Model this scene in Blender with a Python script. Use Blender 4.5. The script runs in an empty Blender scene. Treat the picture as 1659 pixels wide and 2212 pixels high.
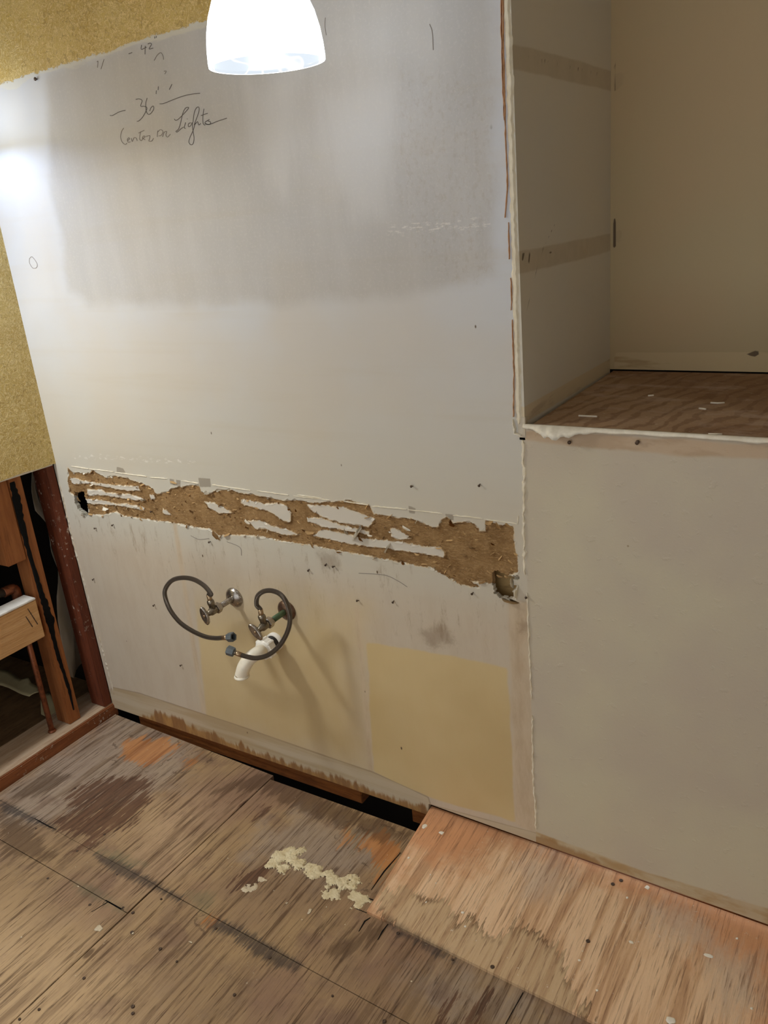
import bpy, bmesh, math, random
import numpy as np
from mathutils import Vector, Matrix

random.seed(7); rng = np.random.default_rng(7)
scene = bpy.context.scene
COL = scene.collection

# ------------------------------------------------------------------ camera
RM = np.array([[0.8471156171739875, 0.5238317721549289, -0.08941703205184126],
               [0.10887226315805944, -0.3357731405688688, -0.9356298565070268],
               [-0.5201364834875315, 0.7828516286969995, -0.34146942175204953]])
FPX, IW, IH = 1800.47, 1659, 2212
CAM = np.array([2.13934786, -1.48497389, 1.5])
cam_data = bpy.data.cameras.new('camera'); cam = bpy.data.objects.new('camera', cam_data); COL.objects.link(cam)
rt, dn, fw = RM[0], RM[1], RM[2]
cam.matrix_world = Matrix(((rt[0], -dn[0], -fw[0], CAM[0]), (rt[1], -dn[1], -fw[1], CAM[1]),
                           (rt[2], -dn[2], -fw[2], CAM[2]), (0, 0, 0, 1)))
cam_data.sensor_fit = 'VERTICAL'; cam_data.sensor_height = 36.0
cam_data.lens = 36.0 * FPX / IH
cam_data.clip_start = 0.02
scene.camera = cam

# ------------------------------------------------------------------ light and exposure
world = bpy.data.worlds.new('world'); scene.world = world; world.use_nodes = True
world.node_tree.nodes['Background'].inputs[0].default_value = (0.915, 0.955, 1.0, 1)
world.node_tree.nodes['Background'].inputs[1].default_value = 1.22
vs = scene.view_settings
vs.view_transform = 'Standard'; vs.look = 'None'; vs.gamma = 1.0; vs.use_curve_mapping = False
vs.exposure = 0.0
BULB_NEAR, BULB_FAR, SHADE_EMIT = 20.0, 92.0, 4.5
LAMP_D, LAMP_Z, LAMP_R = 0.25, 1.741, 0.097
LAMP_X1, LAMP_X2, LAMP_D2 = 1.172, 0.085, 0.17
KEY_LAMP = (0.08, -0.74, 1.73)      # added key lamp, unseen, hung at the left to light the wall
al = bpy.data.lights.new('added_key_light', 'AREA'); al.shape = 'DISK'; al.size = 0.20; al.energy = 14.5; al.color = (0.90, 0.96, 1.0)
alo = bpy.data.objects.new('added_key_light', al); COL.objects.link(alo); alo.location = (KEY_LAMP[0], KEY_LAMP[1], KEY_LAMP[2] + 0.004)

# ------------------------------------------------------------------ pixel to plane (survey of the room planes)
def ray(u, v): return RM.T @ np.array([u - 829.5, v - 1106.0, FPX])
def W(u, v, y=0.0):
    d = ray(u, v); return CAM + d * ((y - CAM[1]) / d[1])
def F(u, v, z=0.0):
    d = ray(u, v); return CAM + d * ((z - CAM[2]) / d[2])
def Lf(u, v, x=0.0):
    d = ray(u, v); return CAM + d * ((x - CAM[0]) / d[0])
def zoom(x0, y0, s): return lambda X, Y: (x0 + X * s, y0 + Y * s)
ZA = zoom(100, 980, 620 / 1659); ZB = zoom(620, 1040, 620 / 1659)
ZN = zoom(200, 70, 320 / 1659); Z8 = zoom(0, 1480, 700 / 1659); Z1 = zoom(600, 1550, 700 / 1659); Z2 = zoom(1000, 1650, 659 / 1659)
Z3 = zoom(0, 950, 420 / 1239); ZV = zoom(300, 1200, 420 / 1659); ZS = zoom(1050, 700, 609 / 1659); ZT = zoom(1050, 0, 609 / 1659)
def wp(pts, zf=None): return [tuple(W(*(zf(*p) if zf else p))[[0, 2]]) for p in pts]
def fp(pts, zf=None, z=0.0): return [tuple(F(*(zf(*p) if zf else p), z)[:2]) for p in pts]

# ------------------------------------------------------------------ node helpers
def s2l(c):
    return tuple(((v / 255 / 12.92) if v / 255 <= 0.04045 else ((v / 255 + 0.055) / 1.055) ** 2.4) for v in c) + (1.0,)
class NT:
    def __init__(s, name):
        s.m = bpy.data.materials.new(name); s.m.use_nodes = True
        s.t = s.m.node_tree; s.t.nodes.clear()
        s.out = s.t.nodes.new('ShaderNodeOutputMaterial')
        s.pos = s.new('ShaderNodeTexCoord').outputs['Object']
    def new(s, k): return s.t.nodes.new(k)
    def set(s, sock, v):
        if isinstance(v, bpy.types.NodeSocket): s.t.links.new(v, sock)
        elif isinstance(v, tuple) and len(v) == 3 and sock.type == 'RGBA': sock.default_value = s2l(v)
        else: sock.default_value = v
    def math(s, op, a, b=0.0, clamp=False):
        n = s.new('ShaderNodeMath'); n.operation = op; n.use_clamp = clamp
        s.set(n.inputs[0], a); s.set(n.inputs[1], b); return n.outputs[0]
    def mapv(s, scale=(1, 1, 1), loc=(0, 0, 0), rot=(0, 0, 0), vec=None):
        n = s.new('ShaderNodeMapping'); s.set(n.inputs['Vector'], vec or s.pos)
        n.inputs['Scale'].default_value = scale; n.inputs['Location'].default_value = loc; n.inputs['Rotation'].default_value = rot
        return n.outputs[0]
    def noise(s, vec=None, scale=5.0, detail=4.0, rough=0.55, dist=0.0):
        n = s.new('ShaderNodeTexNoise'); s.set(n.inputs['Vector'], vec or s.pos)
        n.inputs['Scale'].default_value = scale; n.inputs['Detail'].default_value = detail
        n.inputs['Roughness'].default_value = rough; n.inputs['Distortion'].default_value = dist
        return n.outputs['Fac']
    def voro(s, vec=None, scale=5.0, feat='F1'):
        n = s.new('ShaderNodeTexVoronoi'); n.feature = feat; s.set(n.inputs['Vector'], vec or s.pos); n.inputs['Scale'].default_value = scale
        return n.outputs['Distance']
    def step(s, v, a, b, lo=0.0, hi=1.0):
        n = s.new('ShaderNodeMapRange'); n.interpolation_type = 'SMOOTHSTEP'
        s.set(n.inputs[0], v); n.inputs[1].default_value = a; n.inputs[2].default_value = b
        n.inputs[3].default_value = lo; n.inputs[4].default_value = hi; return n.outputs[0]
    def mix(s, fac, a, b, mode='MIX'):
        n = s.new('ShaderNodeMix'); n.data_type = 'RGBA'; n.blend_type = mode
        s.set(n.inputs[0], fac); s.set(n.inputs[6], a); s.set(n.inputs[7], b); return n.outputs[2]
    def attr(s, name):
        n = s.new('ShaderNodeAttribute'); n.attribute_name = name; return n.outputs['Fac']
    def mask(s, name, soft=0.004, nz=None, amt=0.0, shift=0.0):
        v = s.attr(name)
        if nz is not None: v = s.math('ADD', v, s.math('MULTIPLY', s.math('SUBTRACT', nz, 0.5), amt))
        return s.step(v, -soft - shift, soft - shift)
    def mul(s, a, b): return s.math('MULTIPLY', a, b)
    def sep(s):
        n = s.new('ShaderNodeSeparateXYZ'); s.set(n.inputs[0], s.pos); return n.outputs
    def bump(s, h, strength=0.3, dist=0.002, normal=None):
        n = s.new('ShaderNodeBump'); n.inputs['Strength'].default_value = strength; n.inputs['Distance'].default_value = dist
        s.set(n.inputs['Height'], h)
        if normal is not None: s.set(n.inputs['Normal'], normal)
        return n.outputs[0]
    def bsdf(s, color, rough=0.6, metal=0.0, normal=None, spec=0.5, **kw):
        n = s.new('ShaderNodeBsdfPrincipled'); s.set(n.inputs['Base Color'], color); s.set(n.inputs['Roughness'], rough)
        s.set(n.inputs['Metallic'], metal); s.set(n.inputs['Specular IOR Level'], spec)
        if normal is not None: s.set(n.inputs['Normal'], normal)
        for k, v in kw.items(): s.set(n.inputs[k], v)
        s.t.links.new(n.outputs[0], s.out.inputs[0]); return s.m

# ------------------------------------------------------------------ mesh helpers
def sdf_poly(X, Y, poly):
    P = np.array(poly, float); Q = np.roll(P, -1, 0)
    d = np.full(X.shape, 1e9); inside = np.zeros(X.shape, bool)
    for (x1, y1), (x2, y2) in zip(P, Q):
        ex, ey = x2 - x1, y2 - y1; wx, wy = X - x1, Y - y1
        t = np.clip((wx * ex + wy * ey) / (ex * ex + ey * ey + 1e-12), 0, 1)
        d = np.minimum(d, np.hypot(wx - ex * t, wy - ey * t))
        c = ((y1 <= Y) & (y2 > Y)) | ((y2 <= Y) & (y1 > Y))
        xi = x1 + (Y - y1) * ex / (ey if abs(ey) > 1e-12 else 1e-12)
        inside ^= c & (X < xi)
    return np.where(inside, d, -d)
def sdf_line(X, Y, pts, w):
    d = np.full(X.shape, 1e9)
    for (x1, y1), (x2, y2) in zip(pts[:-1], pts[1:]):
        ex, ey = x2 - x1, y2 - y1; wx, wy = X - x1, Y - y1
        t = np.clip((wx * ex + wy * ey) / (ex * ex + ey * ey + 1e-12), 0, 1)
        d = np.minimum(d, np.hypot(wx - ex * t, wy - ey * t))
    return w - d
def union(X, Y, polys): 
    r = np.full(X.shape, -9.0)
    for p in polys: r = np.maximum(r, sdf_poly(X, Y, p))
    return r
def vnoise(X, Y, s, seed=0):
    r = np.random.default_rng(seed); T = r.random((256, 256))
    x, y = X * s, Y * s; xi, yi = np.floor(x).astype(int), np.floor(y).astype(int); fx, fy = x - xi, y - yi
    fx, fy = fx * fx * (3 - 2 * fx), fy * fy * (3 - 2 * fy)
    g = lambda a, b: T[a % 256, b % 256]
    return (g(xi, yi) * (1 - fx) + g(xi + 1, yi) * fx) * (1 - fy) + (g(xi, yi + 1) * (1 - fx) + g(xi + 1, yi + 1) * fx) * fy
def set_attr(me, name, vals):
    a = me.attributes.new(name, 'FLOAT', 'POINT'); a.data.foreach_set('value', np.asarray(vals, np.float32).ravel())
def link(name, me, mat=None, parent=None, **props):
    o = bpy.data.objects.new(name, me); COL.objects.link(o)
    if mat is not None and len(me.materials) == 0: me.materials.append(mat)
    if parent is not None: o.parent = parent
    for k, v in props.items(): o[k] = v
    return o
def empty(name, loc, label, cat, group=None):
    o = bpy.data.objects.new(name, None); COL.objects.link(o); o.location = loc; o.empty_display_size = 0.05
    o['label'] = label; o['category'] = cat
    if group: o['group'] = group
    return o
def part(name, me, mat, root):
    o = link(name, me, mat); o.parent = root
    o.matrix_parent_inverse = Matrix.Translation(-Vector(root.location)); return o
def subpart(name, me, mat, parent_part):
    o = link(name, me, mat); o.parent = parent_part; return o      # the part itself sits at the world origin
def smooth(me, on=True): me.polygons.foreach_set('use_smooth', [on] * len(me.polygons)); return me
def grid(name, A, B, place, keep=None, attrs=None, flip=False):
    """A,B 1-d arrays; place(X,Y)->(N,3); quads kept where keep(centre) is true"""
    X, Y = np.meshgrid(A, B, indexing='ij'); co = place(X, Y)
    nb = len(B); i, j = np.meshgrid(np.arange(len(A) - 1), np.arange(nb - 1), indexing='ij')
    q = np.stack([i * nb + j, (i + 1) * nb + j, (i + 1) * nb + j + 1, i * nb + j + 1], -1).reshape(-1, 4)
    if flip: q = q[:, ::-1]
    if keep is not None:
        cx = (X[:-1, :-1] + X[1:, 1:]).ravel() / 2; cy = (Y[:-1, :-1] + Y[1:, 1:]).ravel() / 2
        q = q[keep(cx, cy)]
    used = np.unique(q); mp = np.full(X.size, -1); mp[used] = np.arange(len(used))
    me = bpy.data.meshes.new(name); me.from_pydata(co.reshape(-1, 3)[used].tolist(), [], mp[q].tolist())
    for k, v in (attrs or {}).items(): set_attr(me, k, v.ravel()[used])
    me.update(); return me
def from_bm(name, bm):
    me = bpy.data.meshes.new(name); bmesh.ops.recalc_face_normals(bm, faces=bm.faces[:]); bm.to_mesh(me); bm.free(); return me
def bm_box(bm, lo, hi, bev=0.0):
    r = bmesh.ops.create_cube(bm, size=1.0); vs_ = r['verts']
    for v in vs_:
        v.co = Vector([lo[k] + (v.co[k] + 0.5) * (hi[k] - lo[k]) for k in range(3)])
    if bev:
        es = list({e for v in vs_ for e in v.link_edges})
        bmesh.ops.bevel(bm, geom=es, offset=bev, segments=2, affect='EDGES')
def box(name, lo, hi, bev=0.0):
    bm = bmesh.new(); bm_box(bm, lo, hi, bev); return from_bm(name, bm)
def catmull(pts, n=8):
    P = [Vector(p) for p in pts]; P = [P[0] * 2 - P[1]] + P + [P[-1] * 2 - P[-2]]; out = []
    for a, b, c, d in zip(P, P[1:], P[2:], P[3:]):
        for k in range(n):
            t = k / n
            out.append(0.5 * ((2 * b) + (c - a) * t + (2 * a - 5 * b + 4 * c - d) * t * t + (3 * b - a - 3 * c + d) * t ** 3))
    out.append(P[-2]); return out
def bm_tube(bm, pts, rad, seg=10, caps=True, uvl=None):
    pts = [Vector(p) for p in pts]; N = len(pts); rads = rad if hasattr(rad, '__len__') else [rad] * N
    t0 = (pts[1] - pts[0]).normalized(); up = Vector((0, 0, 1)) if abs(t0.z) < 0.9 else Vector((1, 0, 0))
    n = t0.cross(up).normalized(); rings = []
    for i, p in enumerate(pts):
        t = (pts[min(i + 1, N - 1)] - pts[max(i - 1, 0)]).normalized()
        n = (n - t * n.dot(t)).normalized(); b = t.cross(n)
        rings.append([bm.verts.new(p + (n * math.cos(2 * math.pi * k / seg) + b * math.sin(2 * math.pi * k / seg)) * rads[i]) for k in range(seg)])
    length = [0.0]
    for a, b in zip(pts, pts[1:]): length.append(length[-1] + (b - a).length)
    for i in range(N - 1):
        for k in range(seg):
            f = bm.faces.new((rings[i][k], rings[i][(k + 1) % seg], rings[i + 1][(k + 1) % seg], rings[i + 1][k])); f.smooth = True
            if uvl is not None:
                for lp, (uu, vv) in zip(f.loops, ((k, i), (k + 1, i), (k + 1, i + 1), (k, i + 1))): lp[uvl].uv = (uu / seg, length[vv] * 40)
    if caps: bm.faces.new(rings[0][::-1]); bm.faces.new(rings[-1])
def tube(name, pts, rad, seg=10, caps=True):
    bm = bmesh.new(); uvl = bm.loops.layers.uv.new('UVMap'); bm_tube(bm, pts, rad, seg, caps, uvl); return from_bm(name, bm)
def lathe(name, prof, seg=32, axis=(0, 0, 1), org=(0, 0, 0), close=False):
    """prof: list of (r, h) along axis"""
    ax = Vector(axis).normalized(); up = Vector((0, 0, 1)) if abs(ax.z) < 0.9 else Vector((1, 0, 0))
    n = ax.cross(up).normalized(); b = ax.cross(n); bm = bmesh.new(); rings = []
    for r, h in prof:
        rings.append([bm.verts.new(Vector(org) + ax * h + (n * math.cos(2 * math.pi * k / seg) + b * math.sin(2 * math.pi * k / seg)) * max(r, 1e-5)) for k in range(seg)])
    rr = rings + ([rings[0]] if close else [])
    for a, c in zip(rr, rr[1:]):
        for k in range(seg):
            f = bm.faces.new((a[k], a[(k + 1) % seg], c[(k + 1) % seg], c[k])); f.smooth = True
    if not close:
        bm.faces.new(rings[0][::-1]); bm.faces.new(rings[-1])
    return from_bm(name, bm)
def prism(name, poly3, normal, thick):
    bm = bmesh.new(); a = [bm.verts.new(Vector(p)) for p in poly3]; n = Vector(normal) * thick
    b = [bm.verts.new(Vector(p) + n) for p in poly3]
    bm.faces.new(a); bm.faces.new(b[::-1])
    for k in range(len(a)):
        bm.faces.new((a[k], a[(k + 1) % len(a)], b[(k + 1) % len(a)], b[k]))
    return from_bm(name, bm)
def solidify(o, t, off=-1.0):
    m = o.modifiers.new('thickness', 'SOLIDIFY'); m.thickness = t; m.offset = off; return o

# ------------------------------------------------------------------ materials
def wall_color_nodes(n):
    """shared paint on the sink wall: colours of the different old coats, each where it is on the wall, with some light painted in"""
    x, y, z = n.sep()
    big = n.noise(scale=2.2, detail=3); mid = n.noise(scale=9, detail=5); fine = n.noise(scale=160, detail=3, rough=0.7)
    streak = n.noise(n.mapv((11, 1, 2.2)), scale=1.0, detail=6, rough=0.62)
    streak2 = n.noise(n.mapv((22, 1, 6.0)), scale=1.0, detail=6, rough=0.7)
    hor = n.noise(n.mapv((1.2, 1, 22)), scale=1.0, detail=4)
    c = n.mix(n.step(z, 0.85, 1.5), (194, 187, 171), (196, 198, 203))  # warmer lower down: cream coat plus a painted tint of the light
    c = n.mix(n.mul(n.step(big, 0.42, 0.66), 0.35), c, (196, 181, 158))
    c = n.mix(n.mul(n.step(hor, 0.5, 0.75), 0.28), c, (186, 174, 152))
    # old mirror ghost
    g = n.mask('ghost', 0.022, mid, 0.06)
    gc = n.mix(n.step(streak, 0.35, 0.7), (167, 161, 153), (179, 173, 165))
    gc = n.mix(n.mul(n.step(fine, 0.5, 0.68), 0.25), gc, (208, 200, 190))
    c = n.mix(n.mul(g, 0.64), c, gc)
    r = n.mask('rough', 0.02, mid, 0.06)
    c = n.mix(n.mul(r, n.mul(n.step(n.noise(n.mapv((90, 1, 60)), 1.0, 6, 0.75), 0.48, 0.66), 0.3)), c, (160, 144, 126))
    pa = n.mask('pale', 0.04, streak, 0.10)  # pale patches, partly the lamps' glow on the wall painted in
    c = n.mix(n.mul(pa, 0.45), c, (206, 203, 200))
    # lower part: pinkish undercoat, tan paint
    lo = n.step(z, 0.74, 0.60)
    c = n.mix(n.mul(lo, 0.75), c, n.mix(n.step(streak2, 0.4, 0.65), (194, 178, 156), (188, 170, 147)))
    scr = n.noise(n.mapv((30, 1, 8.0)), scale=1.0, detail=7, rough=0.78)
    band = n.mul(n.step(z, 0.45, 0.62), n.step(z, 0.80, 0.68))
    c = n.mix(n.mul(band, n.mul(n.step(scr, 0.53, 0.70), 0.68)), c, (140, 118, 92))
    t = n.mask('tan', 0.004, mid, 0.02)
    tc = n.mix(n.step(big, 0.4, 0.65), (204, 179, 126), (192, 165, 110))
    c = n.mix(n.mul(t, 0.8), c, tc)
    t2 = n.mask('tansoft', 0.11, mid, 0.12)
    c = n.mix(n.mul(t2, 0.72), c, tc)
    pk = n.mask('pink', 0.006, mid, 0.012)
    c = n.mix(n.mul(pk, 0.75), c, n.mix(n.step(streak2, 0.4, 0.7), (198, 178, 150), (178, 154, 124)))
    # ghost of the baseboard, stained at the bottom
    b = n.mask('base', 0.003, mid, 0.010)
    bc = n.mix(n.step(hor, 0.4, 0.6), (188, 172, 146), (172, 150, 116))
    c = n.mix(n.mul(b, 0.95), c, bc)
    drip = n.noise(n.mapv((40, 1, 7.0)), scale=1.0, detail=5, rough=0.65)
    st = n.mask('stain', 0.008, drip, 0.085)
    c = n.mix(n.mul(st, 0.85), c, n.mix(n.step(drip, 0.35, 0.6), (168, 122, 62), (128, 82, 36)))
    e = n.math('ABSOLUTE', n.attr('base'))
    c = n.mix(n.mul(n.step(n.math('ADD', e, n.mul(mid, 0.006)), 0.0065, 0.002), 0.55), c, (120, 96, 70))
    sm = n.mask('smudge', 0.012, n.noise(scale=60, detail=5, rough=0.7), 0.05)
    c = n.mix(n.mul(sm, 0.4), c, (120, 96, 72))
    # specks and faint scratches
    sp = n.step(n.voro(n.mapv((1, 1, 0.55)), 17), 0.052, 0.03)
    c = n.mix(n.mul(sp, n.step(n.noise(scale=4.2, detail=1), 0.52, 0.56)), c, (96, 78, 58))
    mk = n.mask('marks', 0.0012, fine, 0.003)
    c = n.mix(n.mul(mk, 0.6), c, (118, 104, 86))
    wh = n.mask('white', 0.003, n.noise(n.mapv((60, 1, 170)), 1.0, 4), 0.03)
    c = n.mix(n.mul(n.mul(wh, n.step(n.noise(n.mapv((45, 1, 140)), 1.0, 5, 0.7), 0.52, 0.6)), 0.5), c, (228, 222, 212))
    h = n.math('ADD', n.mul(fine, 0.35), n.mul(mid, 0.8))
    h = n.math('ADD', h, n.mul(n.mul(g, n.noise(scale=260, detail=2)), 0.5))
    return c, h, fine, mid
def yellow_nodes(n, vec=None):
    vec = vec or n.pos
    a = n.noise(vec, 36, 2.0, 0.5, 3.0); b = n.noise(n.mapv((1, 1, 1), (3, 7, 1), vec=vec), 52, 2.0, 0.5, 3.4); bg = n.noise(vec, 9, 3)
    ra = n.step(n.math('ABSOLUTE', n.math('SUBTRACT', a, 0.5)), 0.055, 0.012)
    rb = n.step(n.math('ABSOLUTE', n.math('SUBTRACT', b, 0.52)), 0.050, 0.010)
    c = n.mix(n.step(bg, 0.35, 0.65), (184, 154, 84), (196, 168, 98))
    c = n.mix(n.mul(ra, 0.62), c, (232, 208, 148)); c = n.mix(n.mul(rb, 0.55), c, (232, 208, 150))  # pale strokes paint highlights onto the raised texture
    dk = n.step(n.noise(vec, 48, 3, 0.6, 2.4), 0.56, 0.66)
    c = n.mix(n.mul(dk, 0.5), c, (146, 116, 56))
    h = n.math('ADD', n.mul(ra, 1.0), n.math('ADD', n.mul(rb, 0.8), n.mul(n.noise(vec, 50, 3, 0.6, 2.4), 1.2)))
    return c, h
def m_wall():
    n = NT('sink_wall_paint'); c, h, fine, mid = wall_color_nodes(n)
    yc, yh = yellow_nodes(n)
    rag = n.noise(n.mapv((70, 1, 120)), 1.0, 4, 0.7)
    rag = n.math('ADD', n.mul(rag, 0.5), n.mul(n.noise(n.mapv((14, 1, 30)), 1.0, 3), 0.5))
    ym = n.mask('yellow', 0.0015, rag, 0.045)
    pr = n.mul(n.step(n.math('ADD', n.attr('yellow'), n.mul(n.math('SUBTRACT', n.noise(n.mapv((9, 1, 40)), 1, 3), 0.5), 0.06)), -0.012, -0.004), 1.0)
    c = n.mix(n.mul(pr, 0.45), c, (214, 208, 186))
    c = n.mix(ym, c, yc)
    hh = n.math('ADD', n.mul(h, 0.12), n.mul(ym, yh))
    nrm = n.bump(hh, 0.55, 0.002)
    rg = n.math('ADD', n.mul(n.noise(scale=7, detail=4), 0.22), 0.30)
    rg = n.math('ADD', rg, n.mul(n.mask('ghost', 0.02, mid, 0.04), 0.10))
    return n.bsdf(c, rg, normal=nrm, spec=0.45)
def m_strip():
    n = NT('torn_drywall'); c, h, fine, mid = wall_color_nodes(n)
    nz = n.noise(scale=95, detail=4, rough=0.65)
    v = n.math('ADD', n.attr('torn'), n.mul(n.math('SUBTRACT', nz, 0.5), 0.012))
    m = n.step(v, -0.0008, 0.0008)
    fib = n.noise(n.mapv((1.0, 1, 2.2)), 120, 5, 0.75, 0.8)
    bc = n.mix(n.step(n.noise(scale=22, detail=4), 0.35, 0.65), (138, 104, 62), (162, 127, 82))
    bc = n.mix(n.mul(n.step(fib, 0.5, 0.68), 0.55), bc, (205, 170, 122))
    bc = n.mix(n.mul(n.step(fib, 0.46, 0.33), 0.6), bc, (112, 78, 42))
    paper = n.mix(0.5, c, (206, 196, 182))
    c = n.mix(n.mask('isl', 0.001), c, paper)
    c = n.mix(m, c, bc)
    rim = n.mul(n.step(n.math('ABSOLUTE', n.math('SUBTRACT', v, -0.0005)), 0.0022, 0.0007), n.step(n.noise(scale=45, detail=3), 0.42, 0.55))
    c = n.mix(n.mul(rim, 0.6), c, (214, 190, 152))
    drk = n.mul(n.step(v, 0.0004, 0.0018), n.step(v, 0.0052, 0.0026))
    c = n.mix(n.mul(drk, n.mul(n.step(n.noise(scale=30, detail=3), 0.5, 0.62), 0.6)), c, (104, 70, 38))
    hh = n.math('ADD', n.mul(n.math('SUBTRACT', 1.0, m), 1.4), n.mul(m, n.math('ADD', n.mul(fib, 1.3), n.mul(n.noise(scale=40, detail=3), 0.8))))
    return n.bsdf(c, n.math('ADD', n.mul(m, 0.4), 0.45), normal=n.bump(hh, 0.9, 0.003), spec=0.35)
def m_yellow():
    n = NT('yellow_textured_paint'); c, h = yellow_nodes(n)
    return n.bsdf(c, 0.5, normal=n.bump(h, 0.55, 0.002), spec=0.4)
def m_plain(name, c1, c2, scale=6, rough=0.6, bump=0.15, streak=None, spec=0.4, fine=150):
    n = NT(name); v = n.mapv(streak) if streak else None
    a = n.noise(v, scale, 5, 0.6); f = n.noise(v, fine, 3, 0.6)
    c = n.mix(n.step(a, 0.35, 0.68), c1, c2)
    return n.bsdf(c, rough, normal=n.bump(n.math('ADD', a, n.mul(f, 0.4)), bump, 0.002), spec=spec)
def m_wood(name, c1, c2, c3, stretch, rough=0.7, bump=0.35, fleck=None):
    n = NT(name); v = n.mapv(stretch)
    g = n.noise(v, 1.0, 6, 0.65, 0.6); g2 = n.noise(v, 3.1, 4, 0.7, 0.3); b = n.noise(scale=7, detail=4)
    c = n.mix(n.step(g, 0.35, 0.66), c1, c2); c = n.mix(n.mul(n.step(g2, 0.52, 0.66), 0.6), c, c3)
    c = n.mix(n.mul(n.step(b, 0.5, 0.7), 0.4), c, c3)
    if fleck:
        fl = n.mul(n.step(n.noise(scale=55, detail=4, rough=0.7), 0.60, 0.68), n.step(n.noise(scale=6, detail=2), 0.45, 0.6))
        c = n.mix(n.mul(fl, 0.8), c, fleck)
    return n.bsdf(c, rough, normal=n.bump(n.math('ADD', g, g2), bump, 0.002), spec=0.3)
def floor_grain(n):
    warp = n.noise(n.mapv((5, 1.2, 1)), 1, 3)
    v = n.mapv((95, 4.0, 1)); v2 = n.mapv((230, 9, 1)); v3 = n.mapv((34, 2.2, 1))
    g = n.noise(v, 1.0, 5, 0.7, 0.5); g2 = n.noise(v2, 1.0, 4, 0.7, 0.2); g3 = n.noise(v3, 1.0, 5, 0.6, 1.2)
    return g, g2, g3
def m_floor():
    n = NT('old_plywood_floor'); g, g2, g3 = floor_grain(n)
    big = n.noise(scale=3.4, detail=4); mid = n.noise(scale=14, detail=5, rough=0.65)
    jag = n.noise(n.mapv((80, 7, 1)), 1.0, 5, 0.68)
    c = n.mix(n.step(big, 0.36, 0.64), (152, 124, 94), (168, 138, 100))
    c = n.mix(n.mul(n.step(mid, 0.48, 0.7), 0.5), c, (128, 104, 84))
    c = n.mix(n.mul(n.step(n.noise(scale=2.1, detail=3), 0.5, 0.65), 0.45), c, (132, 98, 86))
    gy = n.mask('grey', 0.05, mid, 0.2)
    c = n.mix(n.mul(gy, 0.6), c, (164, 148, 132))
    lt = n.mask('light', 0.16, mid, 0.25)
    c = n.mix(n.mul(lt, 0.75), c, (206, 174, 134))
    c = n.mix(n.mul(n.step(n.noise(scale=6.5, detail=5, rough=0.6), 0.55, 0.68), 0.45), c, (112, 84, 74))
    c = n.mix(n.mul(n.step(g3, 0.50, 0.66), 0.55), c, (108, 82, 58))
    c = n.mix(n.mul(n.step(g, 0.52, 0.66), 0.75), c, (84, 60, 40))
    c = n.mix(n.mul(n.step(g2, 0.56, 0.66), 0.7), c, (70, 50, 34))
    c = n.mix(n.mul(n.step(g, 0.42, 0.30), 0.45), c, (188, 160, 124))
    og = n.mask('orange', 0.006, jag, 0.17)
    c = n.mix(n.mul(og, 0.78), c, n.mix(n.step(g3, 0.4, 0.62), (198, 134, 76), (164, 102, 54)))
    oe = n.mul(n.step(n.math('ABSOLUTE', n.math('ADD', n.attr('orange'), n.math('ADD', n.mul(n.math('SUBTRACT', mid, 0.5), 0.11), 0.022))), 0.006, 0.001), 0.6)
    c = n.mix(n.mul(oe, n.step(n.noise(scale=26, detail=3), 0.46, 0.62)), c, (84, 64, 48))
    slv = n.step(n.noise(n.mapv((120, 9, 1)), 1.0, 3, 0.6), 0.64, 0.58)
    dk = n.mul(n.mask('dark', 0.004, jag, 0.17), slv)
    c = n.mix(n.mul(dk, 0.88), c, n.mix(n.step(g, 0.4, 0.65), (106, 74, 54), (76, 52, 38)))
    d2 = n.mask('damp', 0.012, jag, 0.15)
    c = n.mix(n.mul(d2, 0.6), c, (80, 58, 40))
    hair = n.noise(n.mapv((170, 16, 1)), 1.0, 3, 0.6)
    mo = n.mask('mold', 0.010, hair, 0.055)
    c = n.mix(n.mul(mo, 0.75), c, (58, 52, 50))
    gr = n.mask('green', 0.012, hair, 0.06)
    c = n.mix(n.mul(gr, 0.4), c, (104, 104, 78))
    fl = n.mul(n.step(n.noise(scale=75, detail=3, rough=0.7), 0.68, 0.71), n.step(n.noise(scale=5, detail=2), 0.5, 0.6))
    c = n.mix(n.mul(fl, 0.6), c, (205, 192, 168))
    kn = n.step(n.voro(n.mapv((1, 0.5, 1)), 6.0), 0.06, 0.03)
    c = n.mix(n.mul(kn, 0.7), c, (78, 54, 38))
    h = n.math('ADD', g, n.math('ADD', n.mul(g2, 0.8), n.mul(mid, 0.6)))
    return n.bsdf(c, n.math('SUBTRACT', 0.78, n.mul(dk, 0.2)), normal=n.bump(h, 0.6, 0.003), spec=0.25)
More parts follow.
